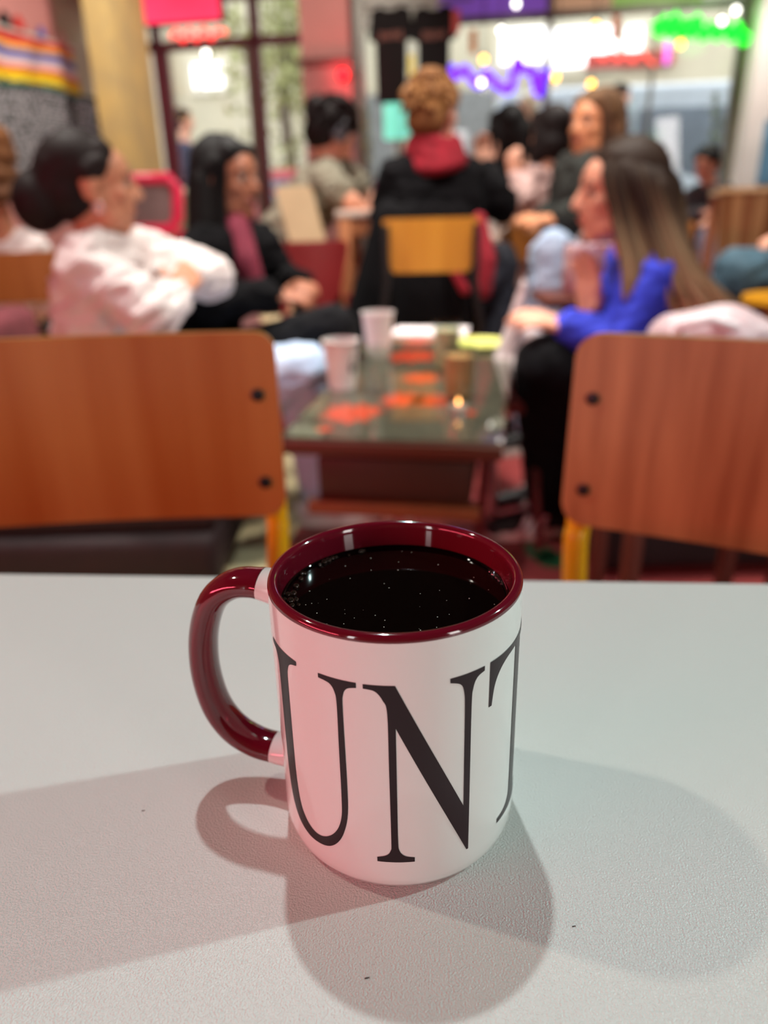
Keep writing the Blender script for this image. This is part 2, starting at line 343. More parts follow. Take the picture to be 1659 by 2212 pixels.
# van
def vehicle(label, cat, u, v, L, H, body, roofc, mname):
    t = thing(mname, label, cat, RM(u, v, -.06), -RA); W = 1.85
    m = mat(mname+'_paint', body, .3, .05, coat=.4); g = mat('vehicle_glass', (112, 124, 136), .08, .1)
    van = H > 1.8
    prof = [(-L/2, .35), (-L/2, .95), (-L/2+.12, H*.62 if van else .98), (-L/2+.35 if van else -L/2+.75, H-.05 if van else H-.06), (-L/2+.6 if van else -L/2+1.2, H), (L/2-1.3 if van else L/2-1.5, H), (L/2-.75 if van else L/2-1.05, H*.62 if van else .98), (L/2-.1, .9), (L/2, .7), (L/2, .35)]
    n = len(prof); mb = MB(); vs = [(x, y*W/2*(.9 if z > 1.1 else 1), z) for y in (-1, 1) for x, z in prof]
    mb.add(vs, [tuple(range(n)), tuple(reversed(range(n, 2*n)))] + [(i, n+i, n+(i+1) % n, (i+1) % n) for i in range(n)])
    mb.build('body', m, t, smooth=False, bevel=.04)
    MB().box((0 if not van else -.3, 0, H+.01), (L*.55, W*.78, .04)).build('roof', mat(mname+'_roof', roofc, .3, .03), t, bevel=.015)
    for x in (-L/2+.8, L/2-.85):
        for s in (-1, 1):
            wh = MB().tube([(x, s*(W/2-.2), .33), (x, s*(W/2+.02), .33)], .33, 20).build('wheel', mat('tyre_rubber', (30, 30, 32), .8), t)
            MB().tube([(x, s*(W/2), .33), (x, s*(W/2+.035), .33)], .2, 14).build('hub', mat('wheel_silver', (170, 172, 176), .3, metal=.7), wh)
    z0, z1 = (1.15, H-.25) if van else (.98, H-.12)
    for x0, x1 in ((-L/2+.7, -.35), (-.25, L/2-1.45)):
        for s in (-1, 1): MB().box(((x0+x1)/2, s*(W/2*.9+.02), (z0+z1)/2), (x1-x0, .05, z1-z0)).build('side_window', g, t, bevel=.01)
    MB().box((0, -W/2-.01, .75), (L*.9, .03, .06)).build('trim_strip', mat('dark_trim', (50, 52, 56), .5), t, bevel=.008)
    for s in (-1, 1):
        MB().box((-L/2-.01, s*.7, .8), (.05, .22, .16)).build('tail_light', mat('red_tail_light', (225, 40, 40), .3, 0, emit=2.0), t, bevel=.02)
        MB().box((L/2-.02, s*.68, .72), (.06, .3, .14)).build('headlight', mat('headlight_glass', (235, 238, 240), .2, 0, emit=1.0), t, bevel=.02)
    return t
u0, z0 = fac(1340, 205, 11.5)
vehicle('grey blue van with white roof parked across the street behind the seated group', 'van', u0+.4, 11.5, 4.6, 2.2, (196, 208, 218), (250, 252, 252), 'van')
u0, z0 = fac(640, 330, 12.0)
vehicle('small red car parked outside between the glass door and pink column', 'car', u0-.2, 12.0, 3.7, 1.42, (176, 60, 66), (182, 70, 74), 'small_car')
# street tree behind the narrow pane
u0, z0 = fac(610, 120, 13.5)
tr_ = thing('street_tree', 'leafy street tree seen through the narrow pane beside the pink column', 'tree', RM(u0, 13.5, -.06))
MB().tube([(0, 0, 0), (.05, .02, 1.4), (-.05, 0, 2.6), (.1, .05, 3.6)], [.13, .1, .08, .04], 10).build('trunk', mat('tree_bark', (96, 86, 72), .9, .3, 20, bump=.5), tr_)
lv = MB()
for i in range(900):
    c = V((random.gauss(0, .5), random.gauss(0, .5), 3.2+random.gauss(0, .65))); q = Quaternion((random.random()-.5, random.random()-.5, random.random()-.5, random.random()-.5)).normalized(); s = .09
    lv.add([c+q @ V(p) for p in ((-s, 0, 0), (0, -s*.5, .01), (s, 0, 0), (0, s*.5, .01))], [(0, 1, 2, 3)])
tag(lv.build('foliage', mat('street_leaf', (146, 150, 92), .6, .25, 5), tr_, smooth=False), kind='stuff')
# ================================================================== foreground: white table, mug, coffee
def table_mat():
    m = mat('white_laminate', (216, 212, 208), .34, .02, 3.0); nt = m.node_tree; N = nt.nodes; L = nt.links; b = N['Principled BSDF']
    tc = N.new('ShaderNodeTexCoord'); n1 = N.new('ShaderNodeTexNoise'); n1.inputs['Scale'].default_value = 1500; n1.inputs['Detail'].default_value = 1.5
    L.new(tc.outputs['Object'], n1.inputs['Vector']); bp = N.new('ShaderNodeBump'); bp.inputs['Strength'].default_value = .7; bp.inputs['Distance'].default_value = .0009
    L.new(n1.outputs['Fac'], bp.inputs['Height']); L.new(bp.outputs[0], b.inputs['Normal']); return m
TA = atan2(.3777-.416, .218+.238)
tb = thing('cafe_table', 'white laminate cafe table carrying the coffee mug', 'table', (0, .0, 0), TA)
yf = .3945                                    # far edge, table frame
MB().box((0.0, yf-.38, TABLE_Z-.013), (1.5, .76, .026)).build('tabletop', table_mat(), tb, bevel=.004, seg=3)
mw = mat('white_powder_coat', (218, 214, 208), .4, .03)
for sx in (-.66, .66):
    for yy in (yf-.70, yf-.07):
        MB().box((sx, yy, .357), (.045, .045, .714)).build('leg', mw, tb, bevel=.004)
MB().box((0, yf-.07, .695), (1.28, .022, .038)).build('apron', mw, tb, bevel=.002)
MB().box((0, yf-.70, .695), (1.28, .022, .038)).build('apron', mw, tb, bevel=.002)

m_cer = mat('white_glazed_ceramic', (226, 226, 222), .12, .01, spec=.55, coat=.3)
m_bur = mat('burgundy_glaze', (98, 14, 30), .08, .05, 12, spec=.6, coat=.4)
m_ink = mat('dark_mug_print', (36, 17, 23), .32, .04, spec=.3)
mug = thing('coffee_mug', 'white mug with tall dark serif letters, burgundy rim and handle', 'mug', MUG)
def mm(p): return [(r/1000, z/1000) for r, z in p]
out = [(0, 2.2), (30, 2.2), (33.5, 1.6), (35, .4), (36.2, 0), (37.6, .3), (39.3, 1.7), (40.4, 3.8), (40.9, 6.5), (41, 10)] + [(41, z) for z in range(15, 94, 8)] + [(41, 94.0)]
MB().lathe(mm(out), n=128, caps=False).build('body', m_cer, mug)
rim = [(41, 94.0), (40.95, 94.8), (40.5, 95.7), (39.7, 96.2), (38.8, 96.2), (38.1, 95.7), (37.7, 94.8), (37.5, 93.5), (37.3, 88), (37.2, 60), (37.1, 20), (35.5, 10), (31, 6.5), (0, 5.5)]
MB().lathe(mm(rim), n=128, caps=False).build('rim_and_lining', m_bur, mug)
def crom(P, n=6, closed=False):
    P = [V(p) for p in P]; out = []
    for i in range(len(P)-1):
        a = P[max(i-1, 0)]; b = P[i]; c = P[i+1]; d = P[min(i+2, len(P)-1)]
        for k in range(n):
            t = k/n; out.append(.5*((2*b)+(c-a)*t+(2*a-5*b+4*c-d)*t*t+(3*b-a-3*c+d)*t**3))
    out.append(P[-1]); return out
hd_ = V((-77, 20, 0)).normalized(); hn = V((0, 0, 1)).cross(hd_)
cl = crom([hd_*r/1000+V((0, 0, z/1000)) for r, z in ((38.5, 84.5), (48, 86.0), (57.5, 84.6), (66, 77.5), (71.3, 64), (72.8, 48), (70.4, 33), (64.5, 23), (56, 17.6), (47, 16.0), (38.5, 16.5))], 8)
nn = len(cl)
def sect(i0, i1): return cl[i0:i1]
def hr(i):
    e = max(0, 1-min(i, nn-1-i)/9); return (.0050+.0012*e, .0068+.0012*e)
for nm, i0, i1, m in (('handle_end', 0, 8, m_cer), ('handle', 7, nn-9, m_bur), ('handle_end', nn-10, nn, m_cer)):
    pts = cl[i0:i1]
    MB().tube(pts, [hr(i0+k) for k in range(len(pts))], 24, flat=cl[1]-cl[0] if False else hd_.cross(hn)).build(nm, m, mug)
# printed letters, wrapped on the cylinder; (s, z) in mm, s = arc length from the side facing the camera
def arcs(*seq):
    o = []
    for q in seq:
        if isinstance(q, list): o += [tuple(p[:2]) for p in crom([(a, b, 0) for a, b in q], 5)]
        else: o.append(q)
    return o
LET = {
 'N': arcs((-10.3, 80.3), (-1.1, 80.3), (20.2, 31.5), [(20.2, 31.5), (20.1, 50), (20.0, 68), (19.6, 74.5), (18.3, 77.4), (15.0, 78.8)], (15.0, 80.3), (27.2, 80.3), [(27.2, 78.7), (24.4, 77.6), (22.9, 74.5), (22.4, 68), (22.4, 40), (22.4, 12.6)], (21.7, 12.6), (-1.15, 65.5), [(-1.15, 65.5), (-1.2, 40), (-1.2, 23), (-.8, 18.6), (.9, 16.4), (3.9, 15.6)], (3.9, 13.8), (-7.9, 13.8), [(-7.9, 15.6), (-5.0, 16.6), (-3.6, 18.6), (-3.3, 23), (-3.4, 50), (-3.5, 70.5), (-4.7, 75.2), (-6.9, 78.2), (-10.3, 78.8)]),
 'U': arcs((-24.7, 80.4), (-12.3, 80.4), [(-12.3, 78.7), (-15.2, 77.8), (-16.5, 75.2), (-16.8, 70), (-16.7, 45), (-17.0, 31), (-18.8, 22.3), (-21.4, 17.0), (-24.8, 13.8), (-29, 12.5), (-34.2, 12.7), (-39.4, 15.4), (-43.2, 21.4), (-45.1, 31), (-45.6, 45), (-45.6, 70), (-46.1, 75.2), (-47.6, 77.8), (-51.0, 78.8)], (-51.0, 80.4), (-33.9, 80.4), [(-33.9, 78.9), (-37.4, 77.6), (-39.1, 75), (-39.6, 70), (-39.7, 46), (-39.3, 32), (-37.6, 22.6), (-34.0, 17.6), (-29.5, 16.0), (-25.1, 17.8), (-21.4, 22.2), (-19.4, 28.2), (-18.9, 36), (-18.8, 55), (-18.7, 71), (-19.2, 75.6), (-20.9, 78.2), (-24.7, 78.9)]),
 'T': arcs((29.6, 80.4), (67.0, 80.4), (67.2, 64.3), [(65.9, 64.3), (64.6, 71), (62.0, 75.4), (57.5, 77.7), (51.6, 78.3)], [(51.4, 70), (51.4, 40), (51.5, 23), (52.4, 18.4), (55.0, 16.2), (59.6, 15.4)], (59.6, 13.6), (36.4, 13.6), [(36.4, 15.4), (41.5, 16.3), (44.4, 18.6), (45.3, 23), (45.3, 45), (45.4, 78.3)], [(45.0, 78.3), (38.8, 77.6), (34.6, 75.2), (32.0, 71), (30.8, 64.4)], (29.5, 64.4)),
}
for ch, pts in LET.items():
    cln = []
    for p in pts:
        if not cln or (abs(cln[-1][0]-p[0])+abs(cln[-1][1]-p[1])) > 1e-3: cln.append(p)
    bm = bmesh.new(); bm.faces.new([bm.verts.new((s/1000, z/1000, 0)) for s, z in cln])
    bmesh.ops.triangulate(bm, faces=bm.faces[:])
    for it in range(5):
        ed = [e for e in bm.edges if abs(e.verts[0].co.x-e.verts[1].co.x) > .0016]
        if not ed: break
        bmesh.ops.subdivide_edges(bm, edges=ed, cuts=1); bmesh.ops.triangulate(bm, faces=bm.faces[:])
    R = .04112
    for v in bm.verts:
        th = v.co.x/.041; v.co = V((R*sin(th), -R*cos(th), v.co.y))
    bmesh.ops.recalc_face_normals(bm, faces=bm.faces[:])
    me = bpy.data.meshes.new('letter'); bm.to_mesh(me); bm.free()
    for p in me.polygons:
        if p.normal.x*p.center.x+p.normal.y*p.center.y < 0: p.flip()
    tag(link('letter', me, m_ink, mug, False), 'printed dark serif letter '+ch)
# coffee
CZ = .0862
m_cof = mat('black_coffee', (10, 4, 3), .02, .1, spec=.5); MATS['black_coffee'].node_tree.nodes['Principled BSDF'].inputs['IOR'].default_value = 1.34
cof = thing('coffee', 'black coffee with small bubbles filling the mug', 'coffee', MUG+V((0, 0, .06)))
MB().lathe([(0, .002), (.0371, .002), (.0372, CZ-.06+.0012), (.0367, CZ-.06+.0004), (.0360, CZ-.06), (.0357, CZ-.06), (.02, CZ-.06), (0, CZ-.06)], n=96).build('liquid', m_cof, cof)
m_bub = mat('coffee_bubble', (120, 92, 76), .03, .1, spec=.8, trans=.9, coat=.5)
bme = MB().ball((0, 0, 0), 1.0, n=12, h=8).mesh('bubble')
def bubble(px, py, r):
    p = atz(px, py, TABLE_Z+CZ) - MUG
    k = sqrt(p.x*p.x+p.y*p.y)
    if k > .0366: p.x *= .0366/k; p.y *= .0366/k
    o = link('bubble', bme, m_bub, cof); o.location = V((p.x, p.y, CZ-.06+r*.3)); o.scale = (r, r, r*.8)
for px, py, r in ((628, 1300, 1.5), (622, 1286, 1.2), (634, 1284, 1.4), (640, 1297, 1.0), (631, 1310, 1.1), (645, 1308, .8), (615, 1296, .9), (640, 1268, 1.3), (650, 1252, 1.1), (646, 1240, 1.2), (658, 1240, .9), (690, 1222, 1.0), (700, 1216, 1.4), (710, 1212, 1.3), (718, 1207, 1.1), (724, 1203, .8), (753, 1200, .7), (780, 1193, 1.2), (784, 1188, .8), (1080, 1240, 1.4), (1086, 1247, 1.1), (1094, 1236, 1.2), (1100, 1252, 1.0), (1074, 1232, .8), (1090, 1262, .7)):
    bubble(px, py, r/1000*.9)
sp = MB(); rnd = random.Random(3)
for i in range(46):
    a = rnd.uniform(0, 2*pi); r = .034*sqrt(rnd.random()); s = rnd.uniform(.00008, .00022)
    sp.ball((r*cos(a), r*sin(a), CZ-.06), (s, s, s*.6), n=6, h=4)
tag(sp.build('floating_specks', mat('pale_specks', (206, 196, 184), .4), cof), kind='stuff')

# ================================================================== chairs
m_yel = mat('yellow_steel_tube', (232, 170, 6), .32, .06, 10, coat=.2)
m_scr = mat('dark_screw', (34, 34, 38), .35, .1, metal=.6)
def wood(name, c, c2, rot, rough=.33):
    m = mat(name, c, rough, c2=c2, scale=16, stretch=(1, 1, .06), rot=rot, detail=6, bump=.03, bscale=120, spec=.4); return m
m_wl = wood('orange_beech_ply', (184, 128, 66), (164, 98, 38), (0, 0, 0))
m_wr = mat('brown_beech_ply', (198, 144, 96), .4, c2=(152, 98, 60), scale=34, stretch=(1, 1, .05), rot=(0, radians(-24), 0), detail=5, bump=.03, bscale=120, spec=.4)
m_wo = wood('ochre_ply', (206, 146, 54), (186, 124, 40), (0, 0, 0))
m_wm = wood('warm_ply', (170, 108, 54), (150, 90, 40), (0, 0, 0))
def ply_back(w, h, y, zc, tilt, bow, r1, r2, taper=0.0, th=.011):
    nx, nz = 30, 18; vs = []; fs = []
    zs = []
    for j in range(nz+1): zs.append(-h/2 + h*(.5-.5*cos(pi*j/nz)))
    for side in (0, 1):
        for z in zs:
            dt = h/2-z; db = z+h/2; half = w/2 - taper*dt/h
            if dt < r1: half -= r1 - sqrt(max(0, r1*r1-(r1-dt)**2))
            if db < r2: half -= r2 - sqrt(max(0, r2*r2-(r2-db)**2))
            for i in range(nx+1):
                x = half*(-1+2*i/nx); vs.append((x, y - bow*x*x + z*tilt + side*th, zc+z))
    n = (nx+1); M = n*(nz+1)
    for j in range(nz):
        for i in range(nx):
            a = j*n+i; fs.append((a, a+1, a+n+1, a+n)); fs.append((M+a, M+a+n, M+a+n+1, M+a+1))
    loop = [i for i in range(n)] + [j*n+nx for j in range(1, nz+1)] + [nz*n+i for i in range(nx-1, -1, -1)] + [j*n for j in range(nz-1, 0, -1)]
    for k in range(len(loop)):
        a = loop[k]; b = loop[(k+1) % len(loop)]; fs.append((a, M+a, M+b, b))
    return MB().add(vs, fs)
def school_chair(name, label, loc, rz, ply, w=.40, h=.187, ztop=.842, taper=0.0, r1=.022, r2=.034, tube=m_yel, seat_z=.45, group=None, tilt=.06, screws=True, bow=.45, tr=.0115):
    t = thing(name, label, 'chair', loc, rz, group); yb = .185; zc = ztop-h/2
    ply_back(w, h, yb, zc, tilt, bow, r1, r2, taper).build('backrest', ply, t)
    sd = ply_back(.40, .38, 0, 0, 0, .25, .05, .07); sd.v = [(x, -z-.01, seat_z+y) for x, y, z in sd.v]; sd.f = [tuple(reversed(f)) for f in sd.f]
    sd.build('seat', ply, t)
    for s in (-1, 1):
        xb = s*(w/2-.013); yo = yb - bow*xb*xb + .011 + tr
        pts = crom([(s*.19, .235, 0), (s*.182, .20, seat_z*.6), (s*.178, .17, seat_z+.03), (xb, yo-.3*h*0-tilt*h, ztop-h-.03), (xb, yo - tilt*h/2, zc-h/2), (xb, yo+tilt*h/2, ztop-.02)], 6)
        MB().tube(pts, tr, 12).build('leg', tube, t)
        pts = crom([(s*.19, -.20, 0), (s*.184, -.185, seat_z*.6), (s*.18, -.17, seat_z-.045), (s*.178, -.12, seat_z-.016), (s*.178, .17, seat_z-.016)], 6)
        MB().tube(pts, tr, 12).build('leg', tube, t)
        if screws:
            for zz in (ztop-.32*h, ztop-.80*h):
                xs = s*(w/2-.020); ys = yb-bow*xs*xs+(zz-zc)*tilt
                sc = MB().tube([(xs, ys+.001, zz), (xs, ys-.0025, zz), (xs, ys-.0035, zz)], [.0062, .0062, .0045], 14).build('screw', m_scr, t)
                MB().tube([(xs, ys-.0033, zz), (xs, ys-.0040, zz)], .002, 6).build('hex_socket', mat('screw_socket', (90, 90, 95), .3, metal=.8), sc)
    for yy, zz in ((.17, seat_z-.016), (-.12, seat_z-.016)):
        MB().tube([(-.178, yy, zz), (.178, yy, zz)], .009, 10).build('cross_rail', tube, t)
    return t
school_chair('school_chair', 'orange-brown plywood chair with yellow legs, left of the mug', (-.2872, .5308, 0), .0695, m_wl, ztop=.834, h=.186, tilt=.035, bow=.34, r1=.018, r2=.022, tr=.012)
school_chair('school_chair', 'grainy brown plywood chair with yellow legs, right of the mug', (.2685, .4622, 0), -.535, m_wr, ztop=.826, h=.19, tilt=.076, bow=.358, r1=.022, r2=.024, tr=.0128)
# ================================================================== people
def frame(fwd, up=(0, 0, 1)):
    y = V(fwd).normalized(); x = y.cross(V(up)).normalized(); z = x.cross(y)
    return Matrix(((x.x, y.x, z.x), (x.y, y.y, z.y), (x.z, y.z, z.z)))
def skin(name, c): return mat('skin_'+name, c, .5, .06, 30, spec=.35, bump=.03, bscale=200)
def head_prims(mb, c, R, s=1.0):
    def P(x, y, z): return V(c) + R @ V((x*s, y*s, z*s))
    def E(p, r): mb.ball(P(*p), tuple(q*s for q in r), R, 16, 12)
    E((0, -.015, .032), (.074, .096, .084)); E((0, .028, -.028), (.060, .064, .080)); E((0, .030, .03), (.064, .062, .06))
    E((0, .058, -.088), (.030, .028, .024)); E((.030, .030, -.07), (.030, .038, .032)); E((-.030, .030, -.07), (.030, .038, .032))
    mb.cap(P(-.032, .076, .026), .013*s, P(.032, .076, .026), .013*s)
    mb.cap(P(0, .086, .016), .009*s, P(0, .107, -.022), .0125*s); E((.012, .095, -.027), (.009, .011, .008)); E((-.012, .095, -.027), (.009, .011, .008))
    mb.cap(P(-.018, .083, -.050), .009*s, P(.018, .083, -.050), .009*s); mb.cap(P(-.015, .081, -.063), .010*s, P(.015, .081, -.063), .010*s)
    for q in (-1, 1):
        E((q*.036, .058, -.018), (.024, .026, .022)); E((q*.076, -.008, -.004), (.010, .022, .034)); E((q*.073, .0, -.03), (.009, .012, .012))
def hand_prims(mb, w, d, n, side=1, curl=.5, s=1.0, spread=.12):
    x = V(d).normalized(); n = V(n); z = (n-x*n.dot(x)).normalized(); y = z.cross(x)*side
    def P(a, b, c): return V(w)+(x*a+y*b+z*c)*s
    for b0, b1 in ((-.022, -.027), (-.008, -.009), (.008, .010), (.020, .027)): mb.cap(P(.012, b0*.8, 0), .013*s, P(.078, b1, 0), .0115*s, 8)
    for b, Ln, off in ((.030, .070, .084), (.010, .079, .088), (-.010, .073, .086), (-.029, .056, .078)):
        a = curl*.5; p = P(off, b, 0); ang = a; sp = spread*b/.03
        for k, (fr, r0, r1) in enumerate(((.45, .0092, .0084), (.30, .0084, .0076), (.25, .0076, .0066))):
            L = Ln*fr*s; dv = x*cos(ang)-z*sin(ang)+y*sp*.5; dv.normalize(); q = p+dv*L; mb.cap(p, r0*s, q, r1*s, 8); p = q; ang += curl*.9
    p = P(.028, .026, -.006); dv = (x*.62+y*.72-z*.3).normalized(); q = p+dv*.036*s; mb.cap(p, .0125*s, q, .0105*s, 8)
    dv = (x*.88+y*.25-z*(.25+.4*curl)).normalized(); q2 = q+dv*.03*s; mb.cap(q, .0105*s, q2, .0092*s, 8); mb.cap(q2, .0092*s, q2+dv*.02*s, .0075*s, 8)
def arm(mb, sh, el, wr, r, infl=0.0, k0=0.0, k1=2.0):
    sh, el, wr = V(sh), V(el), V(wr)
    if k1 >= 1: mb.cap(sh, r[0]+infl, el, r[1]+infl); 
    else: mb.cap(sh, r[0]+infl, sh.lerp(el, k1), r[0]+(r[1]-r[0])*k1+infl*1.4)
    if k1 > 1: mb.cap(el, r[1]+infl, el.lerp(wr, min(1, k1-1)), r[1]+(r[2]-r[1])*min(1, k1-1)+infl)
def torso(mb, shR, shL, pel, infl=0.0, w=1.0):
    a, b, p = V(shR), V(shL), V(pel); m = (a+b)/2; ax = (b-a).normalized(); up = (m-p).normalized()
    mb.cap(a.lerp(m, .15), .058*w+infl, b.lerp(m, .15), .058*w+infl)
    for q in (-1, 1):
        mb.cap(m+ax*q*.075*w-up*.07, .092*w+infl, p+ax*q*.055*w+up*.18, .085*w+infl)
        mb.cap(p+ax*q*.055*w+up*.2, .085*w+infl, p+ax*q*.08*w, .105*w+infl)
    mb.cap(m-up*.02, .07*w+infl, p, .1*w+infl)
def shoe(t, an, toe, m, off, label=None, stripes=False, sole=(220, 216, 206)):
    an, d = V(an), V(toe); d = V((d.x, d.y, 0)).normalized(); x = V((-d.y, d.x, 0)); h = V((an.x, an.y, 0))
    mb = MB(); mb.cap(h-d*.045+V((0, 0, .05)), .038, h+d*.02+V((0, 0, .06)), .042); mb.cap(h-d*.04+V((0, 0, .034)), .032, h+d*.16+V((0, 0, .032)), .034); mb.cap(h+V((0, 0, .055)), .04, h+d*.13+V((0, 0, .036)), .036)
    mb.cap(h-d*.02+V((0, 0, .06)), .036, h-d*.015+V((0, 0, .1)), .036)
    o = blob('shoe', mb, m, t, .008, 3, off)
    sm = MB(); n = 22; ring = []
    for k in range(n):
        a = 2*pi*k/n; q = h+d*(.055+.135*cos(a))+x*(.042*sin(a)*(1+.15*cos(a))); ring.append(q)
    vs = [V((q.x, q.y, z)) for z in (.002, .026) for q in ring]; sm.add(vs, [tuple(range(n)), tuple(range(n, 2*n))]+[(k, (k+1) % n, n+(k+1) % n, n+k) for k in range(n)])
    sm.build('sole', mat('shoe_sole_%d' % sole[0], sole, .7), o, off=off)
    if stripes:
        for s in (-1, 1):
            for k in range(3):
                a = h+d*(.045+.028*k)+x*s*.042+V((0, 0, .024)); b = h+d*(.015+.028*k)+x*s*.034+V((0, 0, .075))
                MB().tube([a, a.lerp(b, .5)+x*s*.008, b], (.008), 6).build('stripe', mat('white_stripe', (214, 212, 208), .5), o, off=off)
    return o
def person(label, head, fwd, shR, shL, elR, elL, wrR, wrL, pel, knR, knL, anR, anL, skn, top, pants, shoes, sleeve=1.93, up=(0, 0, 1), hR=None, hL=None, vox=.009, curl=.6, hs=1.0, w=1.0, cat='person', toe=None, stripes=False, legs=True, topinf=.014, pantw=1.0, name='person', feats=True, lipc=(160, 84, 80), browc=(40, 28, 24), fold=.016):
    base = V((V(pel).x, V(pel).y, 0)); t = thing(name, label, cat, base); off = base
    R = frame(fwd, up); head = V(head); mid = (V(shR)+V(shL))/2; ax = (V(shL)-V(shR)).normalized(); tu = (mid-V(pel)).normalized()
    mb = MB(); head_prims(mb, head, R, hs)
    nb = mid+V((0, 0, .02)); mb.cap(head+R @ V((0, -.022, -.05))*hs, .050*hs, nb, .058*hs); mb.cap(nb, .055, mid-tu*.06, .08)
    torso(mb, shR, shL, pel, -.006, w)
    AR = (.050*w, .040*w, .027*w)
    for s, e, wr, hh, sd in ((shR, elR, wrR, hR, 1), (shL, elL, wrL, hL, -1)):
        arm(mb, s, e, wr, AR); d = (V(wr)-V(e)).normalized()
        if hh is None: hh = (d, V((0, 0, 1)))
        hand_prims(mb, wr, hh[0], hh[1], sd, hh[2] if len(hh) > 2 else curl, 1.15 if len(hh) > 3 else .98)
    hipR = V(pel)-ax*.085*w; hipL = V(pel)+ax*.085*w
    for h, k, a in ((hipR, knR, anR), (hipL, knL, anL)): mb.cap(h, .078*w, k, .054*w); mb.cap(k, .054*w, a, .038*w)
    blob('body', mb, skin(*skn), t, vox, 2, off)
    mb = MB(); torso(mb, shR, shL, V(pel)+tu*.03, topinf, w)
    for s, e, wr in ((shR, elR, wrR), (shL, elL, wrL)): arm(mb, s, e, wr, AR, topinf, 0, sleeve)
    blob('top', mb, top, t, max(vox, .007), 3, off, fold)
    mb = MB(); mb.cap(hipR, .108*w*pantw, hipL, .108*w*pantw)
    for h, k, a in ((hipR, knR, anR), (hipL, knL, anL)):
        mb.cap(h, .095*w*pantw, k, .068*w*pantw); mb.cap(k, .068*w*pantw, V(a)+V((0, 0, .03)), .058*w*pantw)
    blob('trousers', mb, pants, t, max(vox, .009), 3, off, fold*.7)
    for a, k in ((anR, knR), (anL, knL)):
        shoe(t, a, toe if toe is not None else R @ V((0, 1, 0)), shoes, off, stripes=stripes)
    if feats:
        for q in (-1, 1):
            e = MB().ball(head+R @ V((q*.031, .0795, .006))*hs, (.0135*hs, .008*hs, .0085*hs), R, 12, 8).build('eye', mat('eye_white', (150, 134, 124), .35, .02), t, off=off)
            MB().ball(head+R @ V((q*.031, .0855, .006))*hs, (.006*hs, .004*hs, .006*hs), R, 10, 6).build('iris', mat('dark_iris', (38, 24, 18), .15), e, off=off)
            MB().tube([head+R @ V((q*x, y, z))*hs for x, y, z in ((.014, .089, .024), (.03, .087, .030), (.046, .074, .024))], [.0035*hs, .0045*hs, .003*hs], 6).build('eyebrow', mat('eyebrow_%d' % browc[0], browc, .7), t, off=off)
        MB().tube([head+R @ V(p)*hs for p in ((-.022, .084, -.056), (-.01, .092, -.0545), (.01, .092, -.0545), (.022, .084, -.056))], [.002*hs, .0062*hs, .0062*hs, .002*hs], 8).build('lips', mat('lips_%d' % lipc[0], lipc, .4), t, off=off)
    return t, R, head, off
def hair_cap(t, R, c, off, m, s=1.0, extra=None, low=-.02, vox=.009, hairline=.052, name='hair', bulk=1.0):
    mb = MB(); c = V(c)
    def P(x, y, z): return c+R @ V((x*s, y*s, z*s))
    mb.ball(P(0, -.026, .042), (.082*s*bulk, .098*s*bulk, .086*s*bulk), R, 18, 12); mb.ball(P(0, -.05, -.005+low*.3), (.076*s*bulk, .070*s*bulk, .075*s*bulk), R, 16, 10)
    mb.cap(P(-.045, hairline-.01, .075), .028*s, P(.045, hairline-.01, .075), .028*s)
    for q in (-1, 1): mb.cap(P(q*.066, .02, .05), .022*s, P(q*.070, -.01, .03), .024*s)
    if extra:
        for e in extra:
            if e[0] == 'b': mb.ball(P(*e[1]), tuple(x*s for x in e[2]) if isinstance(e[2], tuple) else e[2]*s, R, 14, 10)
            elif e[0] == 'c': mb.cap(P(*e[1]), e[2]*s, P(*e[3]), e[4]*s)
            elif e[0] == 'w': mb.cap(e[1], e[2], e[3], e[4])
    o = blob(name, mb, m, t, vox, 3, off)
    a = o.data.attributes.new('tint', 'FLOAT', 'POINT'); rnd = random.Random(5)
    zs = [v.co.z for v in o.data.vertices]; z0, z1 = min(zs), max(zs)
    for i, v in enumerate(o.data.vertices): a.data[i].value = min(1, max(0, (z1-v.co.z)/(z1-z0)*.9))
    return o
def locks(parent, paths, m, off, r=.006, sides=5, name='hair_locks', n=5, tints=None):
    mb = MB(); tn = []
    for i, P in enumerate(paths):
        pts = crom(P, n); L = len(pts); rr = r*random.uniform(.7, 1.25)
        mb.tube(pts, [rr*(.55+.45*min(1, k/2))*(1 if k < L-4 else max(.12, (L-1-k)/4)) for k in range(L)], sides)
        j = random.uniform(-.16, .16)
        for k in range(L): tn += [min(1, max(0, k/(L-1)+j))]*sides
    o = mb.build(name, m, parent, off=off)
    a = o.data.attributes.new('tint', 'FLOAT', 'POINT')
    for i, v in enumerate(tn): a.data[i].value = v
    return o
SK_TAN = ('tan', (196, 134, 104)); SK_BRN = ('brown', (150, 94, 70)); SK_PALE = ('pale', (222, 164, 140)); SK_LT = ('light', (230, 166, 138))
m_blk = mat('black_wool', (9, 8, 11), .95, .3, 40, spec=.15, bump=.2, bscale=120); m_blkt = mat('black_trouser', (14, 14, 18), .9, .25, 30, spec=.2, bump=.15)
m_jean = mat('light_blue_denim', (166, 188, 218), .8, c2=(188, 206, 230), scale=20, bump=.2, bscale=200)
m_shirt = mat('white_cotton', (216, 204, 202), .8, .05, 10, bump=.5, bscale=22); m_blue = mat('royal_blue_knit', (50, 66, 214), .8, .2, 40, bump=.3, bscale=60)
m_gry = mat('olive_grey_tee', (138, 132, 114), .85, .1, 10, bump=.3, bscale=25); m_dgrey = mat('dark_grey_cloth', (58, 58, 66), .85, .2, 20, bump=.2)
m_green = mat('dark_green_cardigan', (34, 38, 34), .9, .2, 30, bump=.2); m_rose = mat('pale_pink_cotton', (214, 176, 170), .8, .08, 12, bump=.3, bscale=30)
